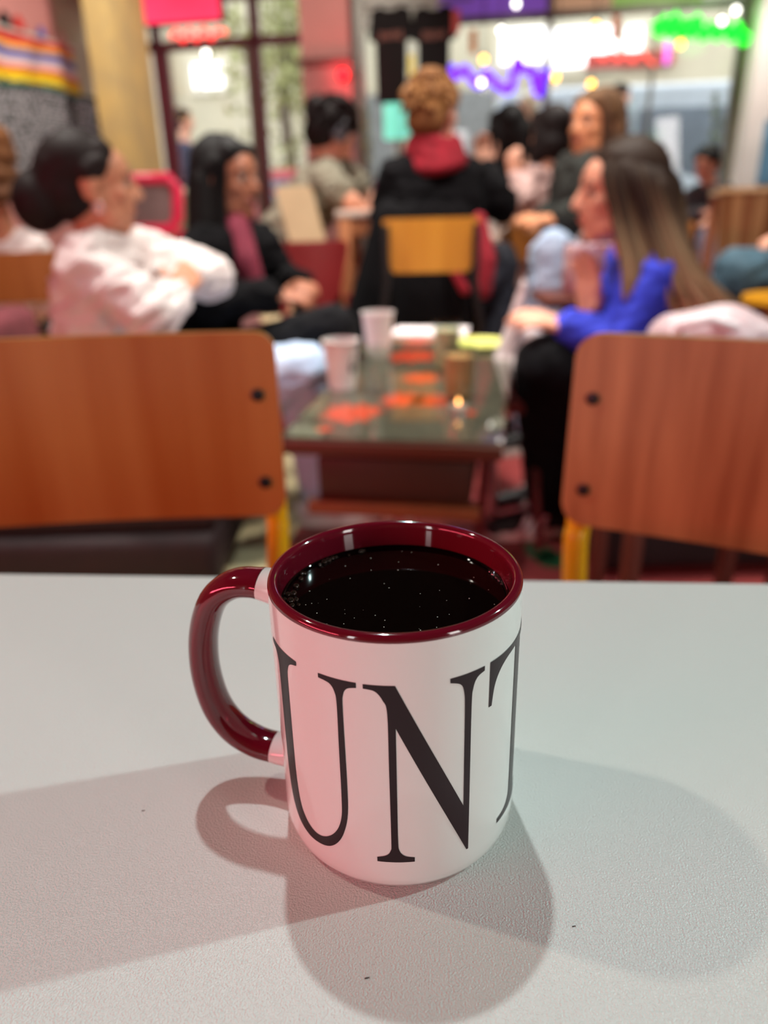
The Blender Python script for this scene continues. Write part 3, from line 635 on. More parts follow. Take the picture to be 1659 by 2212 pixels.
m_teal = mat('teal_denim', (66, 96, 112), .8, .25, 14, bump=.2); m_blkshoe = mat('black_sneaker', (20, 21, 22), .5, .2); m_whshoe = mat('pink_white_sneaker', (206, 186, 186), .6, .1)
m_hblk = tint_mat('black_hair', (16, 13, 14), (20, 16, 17)); m_hdk = tint_mat('dark_brown_hair', (34, 23, 22), (26, 17, 18))
m_hbr = tint_mat('brown_to_blonde_hair', (58, 44, 35), (222, 190, 146), p0=.28); m_hgin = tint_mat('ginger_blond_hair', (176, 126, 74), (104, 60, 34)); m_hmid = tint_mat('mid_brown_hair', (120, 88, 60), (56, 36, 28))
m_hcurl = tint_mat('curly_brown_hair', (140, 92, 56), (84, 54, 38))

m_slate = mat('slate_trouser', (44, 46, 58), .85, .2, 20, bump=.15)
# -- woman with the low bun, arms folded
t, R, h, o_ = person('seated woman with dark low bun and white shirt, arms folded', at(200, 402, 2.0), (.94, .34, -.02),
    at(190, 578, 1.90), at(285, 550, 2.2), at(325, 678, 1.84), at(452, 600, 2.2), at(372, 640, 2.0), at(365, 600, 2.1), (-.80, 2.08, .37),
    at(655, 800, 1.95), at(640, 790, 2.2), (-.20, 2.2, .09), (-.16, 2.4, .09), SK_TAN, m_shirt, m_jean, m_whshoe, vox=.006,
    hR=(at(415, 585, 2.08)-at(372, 640, 2.0), V((.3, -.9, .2)), .5), hL=((-1, -.1, .1), (0, 0, 1), .8), toe=(1, .1, 0), pantw=1.08, topinf=.026, fold=.021)
hair_cap(t, R, h, o_, m_hdk, 1.0, [('b', (0, -.125, -.035), (.062, .066, .072)), ('b', (0, -.09, .0), (.06, .06, .06)), ('c', (0, -.06, .03), .075, (0, -.10, -.03), .06)], vox=.006, hairline=.036)
for q in (1, -1):
    p = h+R @ V((q*.080, .006, -.042)); MB().tube([p+R @ V((q*.004, .009*cos(a), .011*sin(a)-.006)) for a in [2*pi*k/14 for k in range(14)]], .0028, 8, closed=True).build('hoop_earring', mat('pearly_silver', (226, 206, 204), .2, metal=.6), t, off=o_)
cl_ = [at(258, 520, 2.06), at(262, 545, 2.0), at(250, 575, 1.97)]
mb = MB(); mb.cap(at(222, 545, 1.93), .012, at(256, 585, 1.93), .010); mb.cap(at(256, 585, 1.93), .010, at(285, 535, 2.06), .012)
blob('collar', mb, m_shirt, t, .005, 2, o_)
# -- woman with long black hair
t, R, h, o_ = person('seated woman with long black hair, black jacket and maroon shirt', at(492, 390, 2.5), (.86, -.45, -.04),
    at(425, 548, 2.36), at(560, 528, 2.62), at(455, 655, 2.32), at(612, 610, 2.62), at(585, 638, 2.36), at(650, 612, 2.5), (-.72, 2.6, .39),
    at(720, 705, 2.3), at(735, 712, 2.55), (-.14, 2.45, .09), (-.08, 2.7, .09), SK_BRN, m_blk, m_blkt, m_blkshoe, vox=.007, topinf=.022,
    hR=((.9, .1, -.1), (0, -.3, .95), .7), hL=((.3, -.9, .0), (.2, 0, 1), .7), toe=(1, -.1, 0), lipc=(150, 78, 80))
hc_ = hair_cap(t, R, h, o_, m_hblk, 1.04, [('c', (.07, -.03, 0), .035, (.085, -.03, -.16), .04), ('c', (-.07, -.03, 0), .035, (-.085, -.03, -.16), .04), ('c', (0, -.08, 0), .06, (0, -.1, -.2), .06)], vox=.008, hairline=.05)
P = []
for i in range(120):
    a = random.uniform(-2.35, 2.35); x, y = sin(a), -cos(a); rr = random.uniform(.9, 1.08)
    def Q(px, py, pz): return h+R @ V((px, py, pz))
    P.append([Q(x*.03, -.02+y*.03, .128), Q(x*.075*rr, -.02+y*.085*rr, .07), Q(x*.09*rr, -.03+y*.09*rr, -.06), Q(x*.10*rr, -.03+y*.10*rr, -.16), Q(x*.11*rr, -.03+y*.11*rr-.01, -.24-random.uniform(0, .06))])
locks(hc_, P, m_hblk, o_, .008)
def front_panel(t, off, name, m, pts, r):
    mb = MB()
    for a, b in zip(pts[:-1], pts[1:]): mb.cap(a, r, b, r)
    return blob(name, mb, m, t, .008, 3, off)
front_panel(t, o_, 'maroon_shirt', mat('maroon_knit', (120, 34, 56), .8, .12, 20), [at(512, 490, 2.45), at(530, 560, 2.42), at(548, 625, 2.43)], .042)
# -- girl in blue at the right, facing left
t, R, h, o_ = person('girl in blue knit top with long brown-blonde hair, seen in left profile', at(1336, 418, 2.0), (-1, -.06, -.03),
    at(1365, 565, 2.2), at(1405, 600, 1.9), at(1315, 760, 2.15), at(1335, 745, 1.86), at(1272, 690, 2.02), at(1228, 705, 1.9), (.80, 2.08, .35),
    at(1195, 770, 2.15), at(1178, 790, 1.92), atz(1190, 1035, .10), atz(1185, 1085, .10), SK_LT, m_blue, m_blkt, m_blkshoe, vox=.006, topinf=.02,
    hR=((-.12, -.1, .98), (.85, .5, 0), .25, 1), hL=((-.95, 0, .25), (0, -.4, .9), .45), toe=(-1, -.12, 0), stripes=True, pantw=1.25, fold=.007, lipc=(190, 92, 84))
hc_ = hair_cap(t, R, h, o_, m_hbr, 1.03, [('c', (-.07, -.06, 0), .04, (-.085, -.075, -.14), .045), ('c', (.07, -.06, 0), .04, (.085, -.075, -.14), .045), ('c', (0, -.1, 0), .055, (0, -.15, -.2), .055)], vox=.008, hairline=.04)
P = []
for i in range(210):
    s = random.random(); y = 2.0 + random.choice((-1, -1, 1))*random.uniform(.055, .098) - (0 if s < .8 else 0)
    if s > .85: y = 2.0+random.uniform(-.09, .09)
    j = random.uniform(-6, 6)
    a = at(1330+55*s+j, 326+8*s, 2.0+(y-2.0)*.35); b = at(1305+130*s+j, 372+10*s, y); c = at(1325+140*s+j, 470, y+(-.02 if y < 2 else .02)); d = at(1345+165*s+j, 560+15*s, y+(-.05 if y < 2 else .04))
    k = 0.0 if s < .25 else (s-.25)/.75; e = at(1350+60*s+186*k+j*2, 620+50*k+random.uniform(-15, 25), y+(-.06 if y < 2 else .05)); f = at(1362+40*s+218*k+j*2, 655+35*k+random.uniform(-25, 20), y+(-.03 if y < 2 else .05))
    P.append([a, b, c, d, e, f] if s > .15 or random.random() < .5 else [a, b, c, d, e])
locks(hc_, P, m_hbr, o_, .0075)
# -- person in black coat and red scarf, seen from behind
t, R, h, o_ = person('person in black coat and red scarf with ginger hair, seen from behind', at(938, 243, 3.0), (.55, .83, -.02),
    at(1003, 388, 3.05), at(860, 388, 2.98), at(1080, 442, 3.12), at(838, 470, 3.08), at(1046, 372, 3.3), at(880, 470, 3.35), (.20, 3.02, .55),
    at(1085, 560, 3.32), (.08, 3.42, .56), (.47, 3.22, .09), (.1, 3.40, .09), SK_PALE, m_blk, m_slate, m_blkshoe, vox=.009, topinf=.03, w=1.08,
    hR=((-.1, .1, .98), (.2, .9, 0), .6), toe=(.1, 1, 0))
hg_ = hair_cap(t, R, h, o_, m_hgin, .99, [('b', (0, -.06, -.03), (.075, .065, .06))], vox=.009, hairline=.05)
def tousle(hc, R, h, m, off, n, s, ln, r):
    P = []
    for i in range(n):
        a = random.uniform(0, 2*pi); b = random.uniform(-.25, 1.5); d = V((sin(a)*cos(b), -cos(a)*cos(b), sin(b)))
        if d.y > .45 and d.z < .5: continue
        p0 = V((d.x*.076, -.026+d.y*.092, .035+d.z*.08))*s; sw = V((random.uniform(-.6, .6), random.uniform(-.6, .5), -.9 if d.z < .6 else -.1))
        P.append([h+R @ p0, h+R @ (p0+d*ln*.5+sw*ln*.3), h+R @ (p0+d*ln*.55+sw*ln*.9), h+R @ (p0+d*ln*.4+sw*ln*1.4)])
    locks(hc, P, m, off, r, n=3)
tousle(hg_, R, h, m_hgin, o_, 380, 1.04, .022, .008)
mb = MB(); nb = h+V((0, 0, -.13))
for k, (z, r) in enumerate(((.03, .075), (-.005, .085), (-.04, .095))):
    ring = [nb+V((r*cos(a), r*sin(a)*.95, z+.012*sin(2*a+k))) for a in [2*pi*i/16 for i in range(16)]]
    for i in range(16): mb.cap(ring[i], .03, ring[(i+1) % 16], .03, 8)
m_scarf = mat('crimson_scarf', (140, 16, 36), .9, .25, 30, bump=.4, bscale=60)
sc_ = blob('scarf', mb, m_scarf, t, .009, 2, o_)
mb = MB(); mb.cap(at(1035, 475, 2.84), .028, at(1052, 560, 2.80), .036); mb.cap(at(1052, 560, 2.80), .036, at(1045, 630, 2.78), .030); mb.cap(at(975, 575, 2.80), .018, at(1005, 628, 2.78), .02)
blob('scarf_end', mb, m_scarf, t, .009, 2, o_)
mb = MB()
for (x0, x1) in ((800, 790), (840, 835), (890, 890), (940, 945), (985, 995)): mb.cap(at(x0+40*(x0 < 830), 470, 2.88), .06, at(x1, 700, 2.88), .085)
blob('coat_skirt', mb, m_blk, t, .012, 4, o_)
# -- person in olive grey tee leaning over the small wooden table
t, R, h, o_ = person('person in olive-grey tee with dark curly hair leaning over a small table', at(716, 295, 3.6), (.72, .42, -.55),
    at(700, 392, 3.48), at(735, 372, 3.78), at(752, 432, 3.42), at(790, 430, 3.8), at(806, 470, 3.52), at(822, 460, 3.75), (-.60, 3.62, .60),
    (-.22, 3.55, .56), (-.2, 3.8, .56), (-.25, 3.55, .09), (-.22, 3.8, .09), SK_LT, m_gry, m_blkt, m_blkshoe, vox=.009, sleeve=.55, topinf=.022, w=1.1, hR=((.9, .3, -.2), (0, 0, 1), .4), toe=(1, .1, 0))
hg_ = hair_cap(t, R, h, o_, m_hdk, 1.05, [('b', (.02, -.02, .11), (.075, .08, .04)), ('b', (-.04, .02, .1), (.05, .05, .035)), ('b', (0, -.11, .05), (.05, .05, .05))], vox=.01, hairline=.06)
tousle(hg_, R, h, m_hdk, o_, 120, 1.08, .03, .011)
mb = MB(); q = [h+R @ V((.098*cos(a), -.01, .02+.118*sin(a))) for a in [pi*k/12 for k in range(13)]]
mb.tube(q, .007, 8)
ho = mb.build('headphone_band', mat('grey_plastic', (110, 114, 122), .4), t, off=o_)
for s in (-1, 1): MB().tube([h+R @ V((s*.078, -.005, .0)), h+R @ V((s*.108, -.005, .0))], [.034, .03], 14).build('ear_cup', mat('grey_plastic', (110, 114, 122), .4), t, off=o_)
# -- far group round the back table
t, R, h, o_ = person('person with long straight black hair, seen from behind at back table', at(1102, 285, 4.6), (.15, .98, 0),
    at(1145, 380, 4.6), at(1062, 380, 4.6), at(1150, 450, 4.65), at(1055, 450, 4.7), at(1120, 460, 4.9), at(1080, 460, 4.9), (.76, 4.65, .55),
    (.9, 5.0, .56), (.6, 5.0, .56), (.9, 5.0, .09), (.6, 5.0, .09), SK_LT, m_blk, m_dgrey, m_blkshoe, vox=.012, toe=(0, 1, 0), feats=False)
hc_ = hair_cap(t, R, h, o_, m_hblk, 1.12, [('c', (-.05, -.05, 0), .065, (-.055, -.07, -.34), .055), ('c', (.05, -.05, 0), .065, (.055, -.07, -.34), .055), ('b', (-.07, .0, .05), (.04, .05, .05))], vox=.012)
t, R, h, o_ = person('person in pale pink top with dark bobbed hair, turned away, hand raised', at(1187, 293, 3.95), (-.45, .88, 0),
    at(1208, 392, 3.95), at(1140, 392, 3.87), at(1215, 460, 4.05), at(1128, 425, 3.77), at(1190, 460, 4.2), at(1112, 385, 3.81), (.84, 3.95, .56),
    (.62, 4.33, .56), (.9, 4.35, .56), (.62, 4.3, .09), (.9, 4.3, .09), SK_LT, m_rose, m_dgrey, m_blkshoe, vox=.011, hL=((-.1, .1, .98), (-.3, -.8, 0), .7), toe=(-.2, 1, 0), feats=False)
hair_cap(t, R, h, o_, m_hdk, 1.08, [('b', (0, -.06, -.04), (.085, .07, .07)), ('c', (-.06, -.02, .0), .04, (-.07, -.02, -.08), .04)], vox=.011)
t, R, h, o_ = person('woman with brown hair in dark green cardigan and pale jeans looking left', at(1284, 272, 3.15), (-.82, -.55, .04),
    at(1232, 372, 3.33), at(1282, 378, 3.05), at(1215, 455, 3.35), at(1283, 455, 2.97), at(1180, 470, 3.25), at(1215, 472, 2.95), (.93, 3.2, .56),
    at(1180, 545, 3.15), at(1195, 535, 2.9), (.62, 3.12, .09), (.58, 2.88, .09), ('warm', (206, 138, 98)), m_green, m_jean, m_blkshoe, vox=.009, hL=((-.9, 0, .0), (0, -.3, .9), .4), hR=((-.9, -.1, .0), (0, -.3, .9), .4), toe=(-.9, -.3, 0), topinf=.026)
hc_ = hair_cap(t, R, h, o_, m_hmid, 1.05, [('c', (-.065, -.05, 0), .036, (-.075, -.04, -.17), .035), ('c', (.065, -.05, 0), .036, (.08, -.0, -.2), .035), ('c', (0, -.09, 0), .05, (0, -.10, -.16), .05)], vox=.01, hairline=.045)
P = []
for i in range(70):
    a = random.uniform(-2.2, 2.2); x, y = sin(a), -cos(a); rr = random.uniform(.95, 1.1)
    P.append([h+R @ V(q) for q in ((x*.03, -.02+y*.03, .13), (x*.08*rr, -.02+y*.088*rr, .07), (x*.09*rr, -.03+y*.09*rr, -.06), (x*.1*rr, -.03+y*.1*rr, -.2-random.uniform(0, .08)))])
locks(hc_, P, m_hmid, o_, .009)
t, R, h, o_ = person('small dark-haired person in charcoal jacket and pale jeans by the window', at(1527, 354, 6.0), (-.75, -.6, -.35),
    at(1497, 420, 6.1), at(1568, 415, 5.9), at(1490, 470, 6.0), at(1585, 480, 5.8), at(1520, 460, 5.75), at(1540, 480, 5.65), (2.62, 6.1, .60),
    (2.42, 5.75, .66), (2.72, 5.7, .62), (2.4, 5.7, .09), (2.7, 5.6, .09), SK_LT, mat('charcoal_jacket', (66, 60, 64), .85, .2, 15), m_jean, m_blkshoe, vox=.013, toe=(-.7, -.7, 0), feats=True)
hair_cap(t, R, h, o_, m_hblk, 1.04, vox=.013)
t, R, h, o_ = person('person in teal jeans on a yellow chair at the right edge', (1.98, 3.05, 1.26), (-1, .2, 0),
    (1.95, 3.2, 1.06), (1.98, 2.82, 1.05), (1.85, 3.25, .82), (1.9, 2.72, .82), (1.62, 3.15, .78), (1.65, 2.75, .76), (1.85, 3.0, .58),
    at(1590, 580, 3.0), at(1608, 592, 2.75), (1.32, 3.1, .09), (1.36, 2.85, .09), SK_LT, m_dgrey, m_teal, m_blkshoe, vox=.013, toe=(-1, 0, 0), feats=False, pantw=1.2)
hair_cap(t, R, h, o_, m_hdk, 1.04, vox=.013)
t, R, h, o_ = person('person with curly brown hair in white top at the far left edge', at(-18, 365, 3.15), (.5, .8, 0),
    at(75, 535, 3.2), at(-60, 540, 3.1), at(95, 650, 3.25), at(-90, 660, 3.2), at(60, 690, 3.4), at(-30, 690, 3.4), (-1.66, 3.22, .5),
    (-1.5, 3.62, .5), (-1.8, 3.62, .5), (-1.5, 3.65, .09), (-1.8, 3.65, .09), SK_TAN, m_shirt, m_dgrey, m_blkshoe, vox=.011, toe=(.2, 1, 0), feats=False)
cb = [('b', (.085*sin(a)*random.uniform(.9, 1.1), -.03-.085*cos(a), z), random.uniform(.028, .042)) for a in [x*.45-2.2 for x in range(11)] for z in (.09, .04, -.02, -.08)]
hair_cap(t, R, h, o_, m_hcurl, 1.12, cb, vox=.011, name='curly_hair')
# -- passers-by on the pavement
def walker(label, px, py, Y, hat, coat, fw, sk=SK_LT, hatm=None):
    hd = at(px, py, Y); x, y, z = hd; f = V(fw).normalized(); s = V((f.y, -f.x, 0))
    g = -.06; k = (z-g)/1.62
    def J(a, b, c): return V((x, y, g))+(s*a+f*b)*k+V((0, 0, c*k))
    t, R, h, o_ = person(label, hd, fw, J(.17, 0, 1.38), J(-.17, 0, 1.38), J(.24, -.03, 1.1), J(-.24, .04, 1.1), J(.24, .12, .9), J(-.24, .2, .92), J(0, 0, .93), J(.09, .12, .5), J(-.09, -.06, .5), J(.09, .14, .12), J(-.09, -.2, .14), sk, coat, m_dgrey, m_blkshoe, vox=.016, toe=fw, feats=False)
    hair_cap(t, R, h, o_, hatm or m_hdk, 1.1, vox=.014, name=hat)
walker('passer-by in beige beanie outside the shop window', 1137, 232, 9.2, 'beanie', mat('olive_coat', (120, 112, 92), .8), (-1, .1, 0), hatm=mat('beige_beanie', (190, 168, 142), .9, .1, 40))
walker('dark-haired passer-by walking past the van outside the window', 1342, 208, 9.6, 'hair', mat('slate_coat', (96, 104, 112), .8), (1, .1, 0))
walker('passer-by in navy coat outside the glass door', 398, 262, 9.4, 'hair', mat('navy_coat', (58, 62, 88), .8), (1, .0, 0))
# ================================================================== seats
m_sofa = mat('dark_maroon_upholstery', (30, 9, 12), .75, .25, 12, bump=.2, bscale=80)
sf = thing('low_sofa', 'low dark maroon sofa under the two women on the left', 'sofa', (-.95, 2.3, 0))
def sb(n, c, s, b=.03, m=m_sofa): return MB().box((c[0]+.95, c[1]-2.3, c[2]), s).build(n, m, sf, bevel=b, seg=3)
sb('base', (-.93, 2.30, .10), (1.0, 1.2, .16)); sb('seat_cushion', (-.90, 2.02, .215), (.94, .56, .09), .03); sb('seat_cushion', (-.90, 2.60, .215), (.94, .56, .09), .03)
sb('backrest', (-1.36, 2.32, .40), (.16, 1.2, .44), .05, mat('dusty_rose_upholstery', (126, 58, 66), .8, .2, 12, bump=.3, bscale=60))
for x in (-1.3, -.55):
    for y in (1.8, 2.8): MB().tube([(x+.95, y-2.3, 0), (x+.95, y-2.3, .05)], .02, 8).build('leg', m_blkt, sf)
pf = thing('pouf_stool', 'low black upholstered stool under the girl in blue', 'stool', (.86, 2.08, 0))
MB().box((0, 0, .13), (.62, .62, .22)).build('cushion', mat('black_upholstery', (24, 16, 18), .8, .2), pf, bevel=.04, seg=3)
for x in (-.24, .24):
    for y in (-.24, .24): MB().tube([(x, y, 0), (x, y, .04)], .02, 8).build('leg', m_blkt, pf)
c4 = at(936, 470, 2.72)
school_chair('wooden_chair', 'ochre plywood chair in front of the red-scarfed person', (c4.x, c4.y+.16, 0), pi+radians(-3), m_wo, w=.33, h=.175, ztop=c4.z, taper=.03, r1=.012, r2=.014, tube=mat('black_chair_tube', (26, 24, 24), .5), seat_z=.47, screws=False)
def plain_chair(label, x, y, rz, ply, ztop=.86, tube=None, sz=.45, w=.38):
    return school_chair('wooden_chair', label, (x, y, 0), rz, ply, w=w, ztop=ztop, seat_z=sz, tube=tube or MATS['black_chair_tube'], screws=False, r1=.02, r2=.03)

c0 = at(60, 543, 3.05)
plain_chair('warm brown wooden chair at the left edge behind the sofa', c0.x-.16, c0.y+.17, radians(176), m_wm, ztop=c0.z, sz=.42, w=.62)
plain_chair('brown chair under the woman in dark green cardigan', .99, 3.2, radians(-70), m_wm, .84)
plain_chair('brown chair under the person in pale pink top', .84, 3.93, radians(165), m_wm, .84)
plain_chair('brown chair under the person with long black hair', .76, 4.62, radians(180), m_wm, .84)
plain_chair('yellow-legged chair under the person in teal jeans', 1.86, 3.0, radians(-80), m_wm, .86, m_yel, .46)
plain_chair('brown chair by the window under the charcoal jacket', 2.64, 6.15, radians(-45), m_wm, .86)
yb_ = at(1640, 655, 2.45)
yc = thing('yellow_stool', 'mustard yellow stool edge at the right, above the brown chair', 'stool', (yb_.x+.12, yb_.y, 0))
zt = yb_.z+.02
MB().lathe([(0, zt-.03), (.15, zt-.03), (.165, zt-.015), (.16, zt), (0, zt)], n=28).build('seat', mat('mustard_plastic', (222, 152, 10), .4, .05), yc)
for k in range(4): MB().tube([(.09*cos(k*pi/2+.4), .09*sin(k*pi/2+.4), zt-.03), (.17*cos(k*pi/2+.4), .17*sin(k*pi/2+.4), 0)], .012, 8).build('leg', MATS['mustard_plastic'], yc)
# red chair and cream seat back near the leaning person
pc_ = at(660, 580, 3.05)
rc = thing('red_chair', 'red plastic chair between the black-haired woman and small table', 'chair', (pc_.x, pc_.y+.12, 0), radians(195))
m_red = mat('red_plastic', (150, 44, 46), .4, .12)
ply_back(.28, .24, .14, pc_.z-.02, .12, .8, .03, .05, .05).build('backrest', m_red, rc)
sd = ply_back(.38, .36, 0, 0, 0, .3, .06, .08); sd.v = [(x, -z, .44+y) for x, y, z in sd.v]; sd.f = [tuple(reversed(f)) for f in sd.f]; sd.build('seat', m_red, rc)
for s in (-1, 1):
    MB().tube([(s*.12, .16, pc_.z-.1), (s*.15, .15, .44)], .012, 8).build('back_post', m_red, rc)
    for q in (-1, 1): MB().tube([(s*.15, q*.14, .435), (s*.18, q*.18, 0)], .012, 8).build('leg', m_red, rc)
pc_ = at(660, 475, 3.32)
cc = thing('cream_chair', 'cream slatted-back chair behind the red plastic chair', 'chair', (pc_.x-.05, pc_.y+.2, 0), radians(190))
m_crm = mat('cream_lacquer', (214, 190, 150), .5, .06)
mb = ply_back(.15, .26, .2, pc_.z, -.05, .3, .025, .02); mb.v = [(x - (z-pc_.z)*-.22, y, z) for x, y, z in mb.v]; mb.build('backrest', m_crm, cc)
sd = ply_back(.40, .38, 0, 0, 0, .1, .05, .06); sd.v = [(x, -z, .47+y) for x, y, z in sd.v]; sd.f = [tuple(reversed(f)) for f in sd.f]; sd.build('seat', m_crm, cc)
for s in (-1, 1):
    MB().tube([(s*.05, .2, pc_.z-.1), (s*.08, .18, .46)], .012, 8).build('back_post', m_crm, cc)
    for q in (-1, 1): MB().tube([(s*.16, q*.15, .465), (s*.18, q*.17, 0)], .014, 8).build('leg', m_crm, cc)
# red-framed lounge chair and pale tub chair behind the bun
p = at(312, 442, 4.2)
lc = thing('red_frame_chair', 'chair back with bright red frame and grey panel behind the bun', 'chair', (p.x, p.y, 0), -RA)
W, H = .38, .24; z = p.z
ring = [(W/2*sx+ox, 0, z+H/2*sz+oz) for sx, sz, ox, oz in ((-1, -1, 0, .04), (-1, -1, .04, 0), (1, -1, -.06, 0), (1, -1, -.015, .05), (1, 1, 0, -.05), (1, 1, -.04, 0), (-1, 1, .04, 0), (-1, 1, 0, -.05))]
MB().tube(ring, .03, 10, closed=True).build('back_frame', mat('red_vinyl_frame', (236, 44, 84), .4, .08, emit=.15), lc)  # small emission put into the red vinyl colour
MB().box((0, .0, z), (W-.02, .03, H-.02)).build('back_panel', mat('grey_mesh_panel', (150, 124, 122), .8, .1, 30), lc, bevel=.01)
MB().box((0, -.2, z-H/2-.22), (W+.1, .46, .08)).build('seat', MATS['grey_mesh_panel'], lc, bevel=.03)
for s in (-1, 1):
    MB().tube([(s*W/2.2, .01, z-H/2), (s*W/2.2, 0, z-H/2-.24)], .02, 8).build('back_post', MATS['red_vinyl_frame'], lc)
    for q in (-.4, 0): MB().tube([(s*W/2, q, z-H/2-.25), (s*W/2, q, 0)], .016, 8).build('leg', MATS['red_vinyl_frame'], lc)
p = at(392, 430, 5.0)
tcx = thing('tub_chair', 'pale sage tub chair beside the red-framed chair', 'chair', (p.x, p.y, 0))
m_sage = mat('sage_upholstery', (176, 172, 148), .85, .1, 20, bump=.2)
mb = MB(); pr = [(.24*cos(a), .24*sin(a)) for a in [radians(-30+20*k) for k in range(13)]]
for (a, b), (c, d) in zip(pr[:-1], pr[1:]):
    mb.cap((a, b, .5), .06, (c, d, .5), .06); mb.cap((a, b, p.z+.02), .05, (c, d, p.z+.02), .05); mb.cap((a, b, .5), .055, (a, b, p.z+.02), .05)
blob('shell', mb, m_sage, tcx, .015, 3); MB().lathe([(0, .3), (.24, .3), (.26, .36), (.25, .44), (0, .45)], n=24).build('seat', m_sage, tcx)
for k in range(4): MB().tube([(.15*cos(k*pi/2+.8), .15*sin(k*pi/2+.8), .3), (.2*cos(k*pi/2+.8), .2*sin(k*pi/2+.8), 0)], .015, 8).build('leg', m_blkt, tcx)

# ================================================================== low glass-topped table and what stands on it
LT = .54; fl_, fr_ = atz(628, 948, LT), atz(1052, 952, LT); ctr = (fl_+fr_)/2
ang = atan2((fr_-fl_).y, (fr_-fl_).x); ang = -RA
LW, LL = .42, 1.05
lt = thing('low_table', 'low narrow wooden table with glass top over red flower prints', 'table', (ctr.x, ctr.y, 0), ang)
m_dkw = mat('reddish_brown_wood', (92, 44, 30), .4, .2, 10, stretch=(.1, 1, 1))
MB().box((0, LL/2, LT-.022), (LW, LL, .028)).build('tabletop', m_dkw, lt, bevel=.004)
MB().box((0, LL/2, LT-.0045), (LW-.01, LL-.01, .006)).build('print_sheet', mat('dark_olive_print', (82, 79, 70), .35, c2=(110, 105, 95), scale=14), lt)
MB().box((0, LL/2, LT+.0005), (LW, LL, .003)).build('glass_sheet', glass_mat('table_glass', (243, 244, 240)), lt)
MB().box((0.0, .30, LT-.105), (.30, .5, .10)).build('drawer_box', mat('dark_drawer_wood', (64, 34, 20), .5, .15), lt, bevel=.004)
MB().box((0.0, .045, LT-.155), (.34, .03, .028)).build('drawer_lip', mat('orange_brown_wood', (134, 78, 40), .45, .15), lt, bevel=.004)
m_chr = mat('pale_metal_leg', (176, 160, 156), .35, .1, metal=.4)
for s in (-1, 1):
    MB().tube([(s*.02, .12, LT-.15), (s*.035, .10, 0.012)], .009, 10).build('leg', m_chr, lt)
    MB().tube([(s*.16, LL-.1, LT-.03), (s*.17, LL-.08, 0.0)], .012, 10).build('leg', m_chr, lt)
MB().box((0, .1, .008), (.26, .05, .016)).build('foot_bar', m_chr, lt, bevel=.004)
Rl = Matrix.Rotation(-ang, 3, 'Z')
def lt_local(px, py, z=LT): q = Rl @ (atz(px, py, z)-V((ctr.x, ctr.y, 0))); return q
m_fl = mat('red_orange_flower_print', (246, 60, 34), .4, c2=(240, 96, 60), scale=30)
rnd = random.Random(11)
for px, py, rx in ((760, 890, .075), (875, 862, .062), (930, 864, .055), (890, 768, .085), (910, 815, .055), (900, 738, .06), (700, 925, .02), (1010, 890, .02)):
    q = lt_local(px, py); vs = []; n = 22
    for k in range(n):
        a = 2*pi*k/n; r = rx*(1.0 if k % 2 else .68)*rnd.uniform(.85, 1.12); vs.append((q.x+r*cos(a), q.y+r*sin(a)*1.1, LT-.0012))
    MB().add(vs+[(q.x, q.y, LT-.0012)], [(k, (k+1) % n, n) for k in range(n)]).build('flower_print', m_fl, lt, smooth=False)
def at_lt(px, py): return atz(px, py, LT+.002)
def paper_cup(label, px, py, h, r0, r1, mark=None):
    p = at_lt(px, py); t = thing('paper_cup', label, 'cup', p, 0, 'paper cups on the low table')
    prof = [(0, .004), (r0, .004), (r0, 0), (r0+.001, 0), (r1, h-.003), (r1+.0022, h-.002), (r1+.0022, h), (r1-.001, h+.0005), (r0-.001, .006), (0, .006)]
    MB().lathe(prof, n=36).build('cup_wall', mat('white_paper_cup', (232, 224, 220), .6, .03), t)
    MB().lathe([(0, h*.9), (r1-.0045, h*.9)], n=30).build('drink', mat('milky_coffee', (200, 160, 118), .3, .1), t)
    if mark:
        vs = []; 
        for k in range(20):
            a = mark+(-.5+k/19)*0; b = 2*pi*k/20; zz = h*.5+.016*sin(b)*(1+.2*cos(3*b)); rr = r0+(r1-r0)*zz/h+.0012; th = mark+.3*cos(b)*(1+.15*sin(2*b)); vs.append((rr*cos(th), rr*sin(th), zz))
        MB().add(vs, [tuple(range(20))]).build('printed_mark', mat('black_cup_print', (36, 34, 38), .5), t, smooth=False)
    return t
paper_cup('white paper cup with dark printed mark, nearest on the low table', 740, 838, .112, .029, .041, radians(-40))
paper_cup('plain white paper cup, farther back on the low table', 818, 770, .122, .030, .043)
def tumbler(label, px, py, h, r, liq, lh):
    p = at_lt(px, py); t = thing('drinking_glass', label, 'glass', p, 0, 'glasses on the low table')
    MB().lathe([(0, 0), (r*.85, 0), (r, h), (r-.002, h), (r*.82, .008), (0, .008)], n=32).build('glass_wall', glass_mat('tumbler_glass', (240, 244, 240)), t)
    if liq: MB().lathe([(0, .009), (r*.81, .009), (r*(.82+.15*lh), h*lh), (0, h*lh)], n=28).build('drink', liq, t)
    return t
tumbler('glass tumbler with amber drink at the right of the low table', 990, 858, .115, .034, mat('amber_drink', (214, 168, 118), .1, .1, trans=.2), .8)
tumbler('pale glass tumbler beside the yellow plate', 965, 800, .12, .034, mat('pale_lemonade', (206, 202, 160), .1, .1, trans=.2), .85)
tumbler('clear empty glass tumbler behind the first paper cup', 815, 845, .10, .033, None, 0)
p = at_lt(990, 890)
tl = thing('tealight', 'small lit tealight candle on the low table', 'candle', p)
MB().lathe([(0, 0), (.019, 0), (.019, .014), (.017, .014), (.017, .011), (0, .011)], n=24).build('cup', mat('candle_tin', (196, 190, 180), .3, metal=.7), tl)
MB().lathe([(0, .016), (.003, .018), (.0032, .022), (.0015, .027), (0, .03)], n=12).build('flame', mat('candle_flame', (255, 176, 96), .5, 0, emit=8), tl)
p = at_lt(1040, 748)
